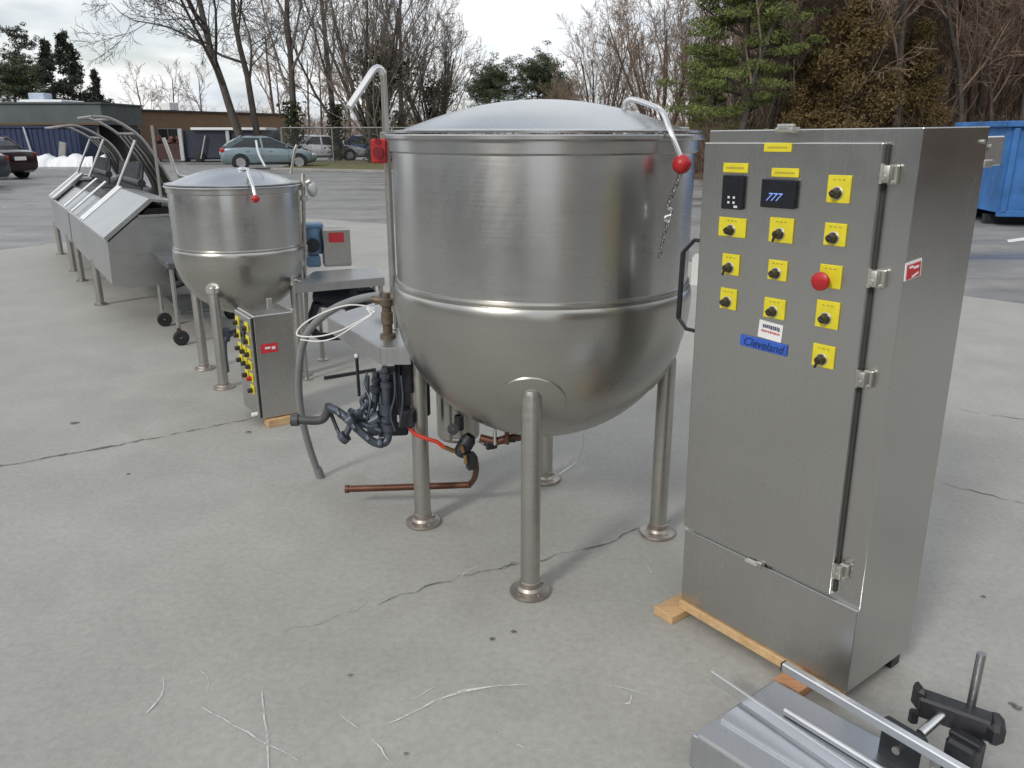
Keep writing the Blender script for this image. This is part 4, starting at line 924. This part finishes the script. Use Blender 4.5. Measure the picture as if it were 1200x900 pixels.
# ------------------------------------------------------------------ the warehouse blocks added out of view to shape what the steel reflects
wh=thing('backdrop','unseen pale block warehouse with roller doors on the near side of the yard','building',(-12,-7.5,0))
MT['block']=paint('pale painted block',(.40,.39,.36),.85,0,.12,.5)
HW=5.2
b=MB(); b.box((-12.2,-6,HW/2),(39,12,HW)); b.build('wall','block',wh)
b=MB(); b.box((-12.2,-6,HW+.1),(39.6,12.6,.2)); b.build('roof','shade',wh)
MT['roller']=paint('roller door',(.16,.17,.18),.6,0,.1,1)
for x in (-24,-10,2):  # dark doors added for contrast bands in the reflections
    b=MB(); b.box((x,.05,2.0),(3.6,.1,4.0)); b.build('roller_door','roller',wh)
for x in (-28,-17,-4):
    b=MB(); b.box((x,.05,3.6),(3.0,.1,1.2)); f=b.build('window','shade',wh); b=MB(); b.box((x,.11,3.6),(2.8,.02,1.0)); b.build('pane','glass',f)
wg=thing('backdrop','second unseen pale block warehouse closing the left side of the yard','building',(-24,3,0))  # unseen block added so the cabinet front reflects something darker
b=MB(); b.box((-6,0,2.6),(12,20,5.2)); b.build('wall','block',wg)
b=MB(); b.box((-6,0,5.3),(12.6,20.6,.2)); b.build('roof','shade',wg)
for y in (-6,1.5,7):
    b=MB(); b.box((.05,y,2.0),(.1,3.6,4.0)); b.build('roller_door','roller',wg)
of=thing('backdrop','brick warehouse added unseen right of the gap behind the viewpoint for reflections','building',(18,-9,0))  # unseen block added beside a gap that gives the kettle its bright band
b=MB(); b.box((0,-6,2.9),(28,12,5.8)); b.build('wall','brick',of)
b=MB(); b.box((0,-6,5.9),(28.6,12.6,.2)); b.build('roof','shade',of)
for x in (-10,-2,6):
    b=MB(); b.box((x,.05,2.0),(3.6,.1,4.0)); b.build('roller_door','roller',of)
# ================================================================== TREES
class TreeGen:
    def __init__(s,seed,sides=(9,7,5,4,3,3)): s.r=random.Random(seed); s.trunk=MB(); s.crown=MB(); s.sides=sides; s.tips=[]
    def rv(s): return Vector((s.r.gauss(0,1),s.r.gauss(0,1),s.r.gauss(0,1)))
    def grow(s,p,d,L_,r,lev,P):
        segs=P['segs'][lev]; pts=[p.copy()]; rr=[r]; d=d.normalized(); tip=P['tip'][lev]
        dirs=[d.copy()]
        for i in range(segs):
            d=(d+s.rv()*P['wig'][lev]+Vector((0,0,P['up'][lev]))).normalized()
            p=p+d*(L_/segs); pts.append(p.copy()); dirs.append(d.copy()); t=(i+1)/segs
            rr.append(max(P['rmin'],r*(1-t)+r*tip*t))
        tgt=s.trunk if lev==0 else s.crown
        tgt.tube(pts,rr,s.sides[min(lev,5)],False)
        s.tips.append((pts[-1],d,lev))
        if lev>=P['levels']: return
        nch=P['n'][lev]; nch=max(1,int(nch*s.r.uniform(.75,1.25)))
        for k in range(nch):
            t=P['start'][lev]+(1-P['start'][lev])*(k+s.r.random())/nch; t=min(t,.999)
            f=t*segs; i=int(f); q=pts[i].lerp(pts[i+1],f-i); dd=dirs[i+1]; ra=rr[i]+(rr[i+1]-rr[i])*(f-i)
            ax=dd.cross(s.rv()); 
            if ax.length<1e-4: continue
            ang=R(s.r.uniform(*P['ang'][lev])); nd=Matrix.Rotation(ang,3,ax.normalized())@dd
            ln=L_*P['len'][lev]*(1.0-.45*t)*s.r.uniform(.7,1.25)
            s.grow(q,nd,ln,max(P['rmin'],ra*P['rk'][lev]),lev+1,P)
BARE=dict(levels=4,segs=(9,8,6,4,3,2),wig=(.05,.10,.13,.16,.2,.2),up=(.05,.05,.03,.02,.01,0),tip=(.35,.25,.3,.4,.6,.6),rmin=.0075,
   n=(9,8,7,6,4),start=(.28,.18,.15,.1,.1),ang=((28,60),(25,60),(25,60),(25,60),(25,60)),len=(.62,.52,.5,.52,.5),rk=(.5,.5,.5,.55,.6))
def V(P,**k):
    q=dict(P); q.update(k); return q
PROTO={}
def proto(key,make): PROTO[key]=make
def tree_obj(name,parts,label,cat,loc,rz=0,s=1.0,group=None):
    """parts: list of (partname, MB or mesh, material)"""
    M=Matrix.Translation(Vector(loc))@Matrix.Rotation(rz,4,'Z')@Matrix.Scale(s,4)
    o=thing(name,label,cat,group=group,M=M)
    for pn,mb,mt in parts: mb.build(pn,mt,o,sharp=0)
    return o
def place(o,loc,rz,s,label):
    c=copy_tree(o); c.location=loc; c.rotation_euler=(0,0,rz); c.scale=(s,s,s); c['label']=label; return c
def bare(seed,h,r,P=BARE,stems=1,lean=(0,0,1),spread=0.0,base_d=None):
    t=TreeGen(seed)
    for k in range(stems):
        d=Vector(lean).normalized()
        if stems>1:
            a=2*math.pi*k/stems+t.r.uniform(-.4,.4); d=(d+Vector((math.cos(a),math.sin(a),0))*spread*t.r.uniform(.5,1.2)).normalized()
        t.grow(Vector((0,0,-.1)) if stems==1 else Vector((.12*math.cos(k*2.4),.12*math.sin(k*2.4),-.1)),d,h*t.r.uniform(.85,1.1) if stems>1 else h,r,0,P)
    return t
def quads_cloud(mb,pts,rng,size,elong=1.0,up=.3):
    for p in pts:
        n=Vector((rng.gauss(0,1),rng.gauss(0,1),rng.gauss(0,1)+up)); n.normalize(); a=n.cross(Vector((rng.gauss(0,1),rng.gauss(0,1),rng.gauss(0,1)))); 
        if a.length<1e-3: continue
        a.normalize(); b_=n.cross(a); l=size*rng.uniform(.6,1.4); w=l*elong
        mb.add([p-b_*w*.5,p+a*l*.5-b_*w*.2,p+b_*w*.5+a*l*.2,p-a*l*.5+b_*w*.2],[(0,1,2,3)])
# --- the two big trunks beside the hatchback
P1=V(BARE,rmin=.0095,n=(8,9,9,7,4),start=(.22,.12,.12,.1,.1),len=(.85,.5,.48,.5,.5),ang=((35,75),(25,60),(25,60),(25,60),(25,60)),up=(.03,.02,.02,.02,.01,0),wig=(.06,.13,.15,.18,.2,.2))
t=bare(11,13,.24,P1,1,(-.17,0,1)); tree_obj('bare_tree',[('trunk',t.trunk,'bark'),('crown',t.crown,'bark')],'large leaning bare tree with long left branch, left of the pair behind the hatchback','tree',gx(288,45),2.2*0)
t=bare(12,14,.20,P1,1,(.0,0,1)); tree_obj('bare_tree',[('trunk',t.trunk,'bark'),('crown',t.crown,'bark')],'straight bare tree, right of the pair behind the hatchback','tree',gx(304,46),0.0)
# extra long low branches of the leaning tree are inside P1
P2=V(BARE,n=(10,8,6,5,4),start=(.12,.15,.12,.1,.1),len=(.75,.5,.48,.5,.5),up=(.08,.08,.05,.03,.01,0),ang=((18,42),(20,45),(22,50),(25,55),(25,55)))
t=bare(21,11,.21,P2); ivy=MB(); rr=random.Random(4)
quads_cloud(ivy,[Vector((rr.gauss(0,.28),rr.gauss(0,.28),rr.uniform(.1,3.2))) for _ in range(900)],rr,.16)
tA=tree_obj('bare_tree',[('trunk',t.trunk,'bark'),('crown',t.crown,'twig')],'upright bare tree with ivy round its base, between hatchback and fence','tree',gx(344,45)); ivy.build('ivy','ivy',tA,sharp=0)
P3=V(P2,n=(9,7,6,5,4),ang=((14,34),(16,38),(20,45),(25,55),(25,55)),start=(.08,.12,.12,.1,.1),up=(.03,.06,.05,.03,.01,0))
t=bare(31,8.2,.14,P3,6,(0,0,1),.42); ivy=MB()
quads_cloud(ivy,[Vector((rr.gauss(0,.30),rr.gauss(0,.30),rr.uniform(.1,3.9))) for _ in range(1200)]+[Vector((rr.gauss(.45,.7),rr.gauss(0,.6),rr.gauss(4.9,.5))) for _ in range(1100)],rr,.16)
tB=tree_obj('bare_tree',[('trunk',t.trunk,'bark'),('crown',t.crown,'twig')],'broad many stemmed bare tree with ivy clump, behind the bent spout','tree',gx(440,44)); ivy.build('ivy','ivy',tB,sharp=0)
place(tA,gx(395,49),2.1,1.0,'slim bare tree standing behind the chain link fence, left of the bent spout')
place(tB,gx(508,50),1.3,.78,'bare many stemmed tree just left of the large kettle lid')
place(tA,gx(470,56),4.0,.95,'bare tree far behind the fence between the two many stemmed trees')
# thin far bare trees forming the hazy row
P4=V(BARE,n=(9,7,6,5,4),levels=4,start=(.25,.15,.1,.1,.1),up=(.05,.06,.05,.03,.01,0),ang=((20,45),(20,45),(22,50),(25,55),(25,55)),rmin=.010)
t=bare(41,9.5,.16,P4); tF=tree_obj('bare_tree',[('trunk',t.trunk,'bark2'),('crown',t.crown,'twig2')],'slim distant bare tree in the hazy row behind the parked cars','tree',gx(322,72),group='distant bare trees behind the parked cars')
rr=random.Random(77)
for px,Y,s_ in ((172,88,.75),(205,90,.7),(238,86,.72),(330,80,.75),(362,76,.8),(378,78,.75),(410,80,.78),(425,72,.8),(452,78,.8),(490,82,.75),(520,86,.6),(545,90,.5)):
    c=place(tF,gx(px,Y),rr.uniform(0,6.3),s_*rr.uniform(.9,1.1),'slim distant bare tree in the hazy row behind the parked cars')
# wide reddish bare trees behind the big kettle
P5=V(P3,n=(8,7,6,5,4))
t=bare(51,8.0,.11,P5,6,(0,0,1),.38); tR=tree_obj('bare_tree',[('trunk',t.trunk,'bark2'),('crown',t.crown,'twig2')],'wide reddish bare tree seen above the lid handle of the large kettle','tree',gx(772,52))
place(tR,gx(705,57),1.9,.86,'reddish bare tree above the middle of the lid of the large kettle')
place(tR,gx(812,60),3.3,.92,'reddish bare tree just left of the green pine')
place(tR,gx(665,72),5.2,.62,'low reddish bare tree right of the two round topped pines')
# --- pines
def pine(seed,h,r,crown_lo,limbs,limb_len,pad,nq,size,flat=.45,curve=.12,dome=False):
    t=TreeGen(seed); R_=t.r
    pts=[];rr=[];d=Vector((0,0,1));p=Vector((0,0,-.1)); pts.append(p);rr.append(r)
    for i in range(10):
        d=(d+t.rv()*.04).normalized(); p=p+d*h/10; pts.append(p); rr.append(r*(1-.085*(i+1)))
    t.trunk.tube(pts,rr,9,False); fol=MB(); br=MB()
    for k in range(limbs):
        z=crown_lo+(1-crown_lo)*(k+R_.random())/limbs; f=z*10; i=min(9,int(f)); q=pts[i].lerp(pts[i+1],f-i)
        a=R_.uniform(0,2*math.pi); tt=(z-crown_lo)/(1-crown_lo); ll=limb_len*((math.sin(math.pi*(.30+.55*tt)) if dome else (1-.55*tt**1.5)))*R_.uniform(.6,1.15)
        dd=Vector((math.cos(a),math.sin(a),R_.uniform(.15,.75) if dome else R_.uniform(-.05,.35))).normalized(); lp=[q]; cur=q
        for j in range(5): dd=(dd+t.rv()*.14+Vector((0,0,curve*.4))).normalized(); cur=cur+dd*ll/5; lp.append(cur)
        br.tube(lp,[max(.015,r*.34*(1-j*.17)) for j in range(6)],5,False)
        for j in range(2,6):
            c=lp[j]; m=int(nq/limbs/4)
            for sub in range(3):
                o=c+t.rv()*pad*.55
                br.tube([c,o],[.018,.01],3,False)
                for _ in range(m//3):
                    v=t.rv(); v=v*(pad*.42*R_.random()**.33/max(.2,v.length)); v.z*=flat; x=o+v
                    quads_cloud(fol,[x],R_,size,.22,.4)
    return t.trunk,br,fol
tk,br,fo=pine(61,9.0,.20,.24,21,2.25,1.05,40000,.135,.30,.05)
for v in br.v: tk.v
pN=tree_obj('pine_tree',[('trunk',tk,'pinebark'),('branches',br,'pinebark'),('needles',fo,'pine')],'green pine tree at the left edge of the woods, between kettle and cabinet','tree',gx(878,27.5))
tk,br,fo=pine(62,7.6,.20,.66,26,2.5,1.25,20000,.24,.5,.05,True)
pR=tree_obj('pine_tree',[('trunk',tk,'pinebark'),('branches',br,'pinebark'),('needles',fo,leaf('far pine needles',(.03,.045,.018),(.075,.10,.042)))],'round topped distant pine, right one of the two above the lid','tree',gx(626,82))
place(pR,gx(574,80),2.0,.90,'round topped distant pine, left one of the two above the lid')
place(pR,gx(660,86),4.0,.80,'low dark distant pine beside the round topped pair')
# --- left dark conifers
def spruce(seed,h,r,rad,nq,size):
    t=TreeGen(seed); R_=t.r; t.trunk.tube([(0,0,-.1),(0,0,h*.5),(0,0,h)],[r,r*.6,.03],8,False); br=MB(); fol=MB()
    n=46
    for k in range(n):
        z=h*(.12+.86*k/n); rl=rad*(1-z/h)**.8*R_.uniform(.45,1.15)+.15; a=R_.uniform(0,6.28); d=Vector((math.cos(a),math.sin(a),-.12)); q=Vector((0,0,z)); e=q+d*rl+Vector((0,0,.12*rl))
        br.tube([q,q+d*rl*.6,e],[.05,.03,.015],4,False)
        for _ in range(int(nq/n)):
            u=R_.random()**.7; c=q.lerp(e,u)+Vector((R_.gauss(0,.20),R_.gauss(0,.20),R_.gauss(-.15,.22)))*(.5+rl*.3); quads_cloud(fol,[c],R_,size,.35,.2)
    return t.trunk,br,fol
tk,br,fo=spruce(71,10.3,.22,3.0,9000,.30)
sA=tree_obj('spruce_tree',[('trunk',tk,'pinebark'),('branches',br,'pinebark'),('needles',fo,'darkpine')],'dark spruce with full crown, rightmost of the group behind the fascia building','tree',gx(92,76))
place(sA,gx(122,80),1.1,.72,'short dark spruce right of the full one behind the fascia building')
place(sA,gx(70,84),2.0,1.02,'tall narrow dark spruce between the full spruce and the thin pine')
tk,br,fo=pine(73,10.6,.2,.45,15,2.3,.7,3600,.3,.6)
place(pR,gx(20,74),.7,.9,'small dark pine at the far left of the conifer group')
tree_obj('pine_tree',[('trunk',tk,'pinebark'),('branches',br,'pinebark'),('needles',fo,'darkpine')],'thin gappy dark pine, tallest at the left of the conifer group','tree',gx(43,76))
# --- right woods
P6=V(BARE,n=(11,8,7,5,4),levels=4,start=(.22,.12,.1,.1,.1),up=(.03,.06,.05,.03,.01,0),ang=((22,50),(20,50),(22,55),(25,55),(25,55)),rmin=.008,len=(.5,.5,.5,.5,.5))
WL='bare brown tree in the dense woods behind the control cabinet'
protos=[]
for i,(h,r) in enumerate(((12,.11),(11,.085),(13,.13),(9,.065))):
    t=bare(80+i,h,r,P6,1 if i<3 else 3,(.03*i-.04,0,1),.25)
    o=tree_obj('woodland_tree',[('trunk',t.trunk,'bark2' if i%2 else 'bark'),('crown',t.crown,'twig2')],WL,'tree',(0,0,0),group='bare trees of the woods')
    protos.append(o)
rr=random.Random(101); first=set()
spots=[]
for row,(Y0,n) in enumerate(((28,13),(33,15),(39,16),(46,17))):
    for k in range(n):
        px=845+(1290-845)*(k+rr.uniform(.1,.9))/n; spots.append((px,Y0+rr.uniform(-2,2)))
for i,(px,Y) in enumerate(spots):
    k=i%4; loc=gx(px,Y,.03); s_=rr.uniform(.8,1.15); a=rr.uniform(0,6.28)
    if k not in first:
        o=protos[k]; first.add(k); o.location=loc; o.rotation_euler=(0,0,a); o.scale=(s_,)*3
    else: place(protos[k],loc,a,s_,WL)
# bronzed cedar and a second pine in the woods
tk,br,fo=spruce(91,6.6,.16,2.3,26000,.125)
cd=tree_obj('cedar_tree',[('trunk',tk,'pinebark'),('branches',br,'pinebark'),('needles',fo,'cedar')],'bronze brown cedar above the middle of the control cabinet','tree',gx(992,26.5,.03))
place(cd,gx(940,27,.03),2.2,.70,'smaller bronze cedar left of the larger one above the cabinet')
place(cd,gx(1062,28,.03),4.0,.78,'bronze cedar above the right corner of the control cabinet')
place(pN,gx(925,36,.03),2.5,1.12,'dark green pine rising behind the bronze cedars')
place(pN,gx(832,40,.03),4.1,.62,'small green pine low beside the lid handle of the large kettle')
# brush along the wood edge (uncountable)
bm_=MB(); rr=random.Random(55)
def brush_at(c,h,n):
    for _ in range(n):
        p=Vector(c)+Vector((rr.gauss(0,.35),rr.gauss(0,.35),0)); d=Vector((rr.gauss(0,.35),rr.gauss(0,.35),1)).normalized(); l=h*rr.uniform(.4,1.1)
        m=p+d*l*.5; e=m+(d+Vector((rr.gauss(0,.3),rr.gauss(0,.3),0))).normalized()*l*.5
        bm_.tube([p,m,e],[.011,.009,.006],3,False)
        for q in range(3):
            f=rr.uniform(.3,1); s0=p.lerp(m,f) if rr.random()<.5 else m.lerp(e,f); bm_.tube([s0,s0+Vector((rr.gauss(0,.3),rr.gauss(0,.3),rr.uniform(.1,.5)))],[.007,.006],3,False)
for i in range(210):
    px=rr.uniform(800,1300); Y=rr.uniform(26.5,33) if px>850 else rr.uniform(33,38)
    brush_at(gx(px,Y,.03),rr.uniform(.8,2.6),22)
o=bm_.build('underbrush','brush',sharp=0); o['kind']='stuff'; o['label']='tangled brown underbrush along the edge of the woods'
# far treeline that reads as one mass
bm_=MB(); 
def brush_far(c,h,n):
    for _ in range(n):
        p=Vector(c)+Vector((rr.gauss(0,1.4),rr.gauss(0,1.4),0)); d=Vector((rr.gauss(0,.16),rr.gauss(0,.16),1)).normalized(); l=h*rr.uniform(.5,1.1)
        e=p+d*l; bm_.tube([p,p.lerp(e,.5),e],[.06,.04,.012],3,False)
        for q in range(9):
            f=rr.uniform(.25,1); s0=p.lerp(e,f); s1=s0+Vector((rr.gauss(0,.6),rr.gauss(0,.6),rr.uniform(.3,1.1))); bm_.tube([s0,s1],[.02,.012],3,False)
            s2=s0.lerp(s1,.5); bm_.tube([s2,s2+Vector((rr.gauss(0,.4),rr.gauss(0,.4),rr.uniform(.2,.7)))],[.014,.01],3,False)
for i in range(300):
    px=rr.uniform(840,1330); Y=rr.uniform(50,75); brush_far(gx(px,Y,.03),rr.uniform(6,11)*Y/50,7)
for i in range(170):
    brush_far((rr.uniform(24,44),rr.uniform(-12,20),.03),rr.uniform(7,11),7)  # out-of-view clumps added to darken what the cabinet side reflects
for i in range(150):
    px=rr.uniform(140,860); Y=rr.uniform(95,130); brush_far(gx(px,Y),rr.uniform(3,5.0),7)
o=bm_.build('far_woods','twig2',sharp=0); o['kind']='stuff'; o['label']='far brown mass of bare woods behind everything, with unseen clumps added at the right'

# ================================================================== CAMERA, LIGHT, WORLD
cam=bpy.data.cameras.new('camera'); co=bpy.data.objects.new('camera',cam); COL.objects.link(co)
co.location=(0,0,EYE); co.rotation_euler=(R(90)-TH,0,0)
cam.sensor_width=36; cam.lens=36*F/1200; cam.clip_start=.05; cam.clip_end=2000; sc.camera=co
SEL,SAZ=R(34),R(-142)      # azimuth measured from +Y clockwise: behind the camera and to the left
sd=Vector((math.sin(SAZ)*math.cos(SEL),math.cos(SAZ)*math.cos(SEL),math.sin(SEL)))
su=bpy.data.lights.new('sun','SUN'); su.energy=1.5; su.angle=R(10); su.color=(1,.95,.88)
so=bpy.data.objects.new('sun',su); COL.objects.link(so); so.rotation_euler=(-sd).to_track_quat('-Z','Y').to_euler(); so.location=(0,0,30)
w=bpy.data.worlds.new('World'); sc.world=w; w.use_nodes=True; nt=w.node_tree
bg=nt.nodes['Background']; sky=N(nt,'ShaderNodeTexSky'); sky.sky_type='NISHITA'; sky.sun_disc=False; sky.sun_elevation=SEL; sky.sun_rotation=SAZ; sky.air_density=1.0; sky.dust_density=1.5
tc=N(nt,'ShaderNodeTexCoord'); sx=N(nt,'ShaderNodeSeparateXYZ'); L(nt,tc.outputs['Generated'],sx.inputs[0])
zz=N(nt,'ShaderNodeMath',operation='ADD'); L(nt,sx.outputs['Z'],zz.inputs[0]); zz.inputs[1].default_value=.22
dx_=N(nt,'ShaderNodeMath',operation='DIVIDE'); L(nt,sx.outputs['X'],dx_.inputs[0]); L(nt,zz.outputs[0],dx_.inputs[1])
dy_=N(nt,'ShaderNodeMath',operation='DIVIDE'); L(nt,sx.outputs['Y'],dy_.inputs[0]); L(nt,zz.outputs[0],dy_.inputs[1])
cv=N(nt,'ShaderNodeCombineXYZ'); L(nt,dx_.outputs[0],cv.inputs[0]); L(nt,dy_.outputs[0],cv.inputs[1])
n1=noise(nt,cv.outputs[0],1.1,8,.58,.4); n2=noise(nt,cv.outputs[0],.55,5,.6,.2)
cl=ramp(nt,n1,[(.34,(6.9,7.7,9.0)),(.46,(9.0,9.4,9.9)),(.60,(11.0,11.0,11.0))])
fac=maprange(nt,n2,.40,.52,.45,1.0)
L(nt,mix(nt,fac,sky.outputs['Color'],cl),bg.inputs['Color']); bg.inputs['Strength'].default_value=.095
sc.view_settings.view_transform='Standard'; sc.view_settings.look='None'; sc.view_settings.exposure=.15; sc.view_settings.gamma=1; sc.view_settings.use_curve_mapping=False
sc.render.filter_size=2.2
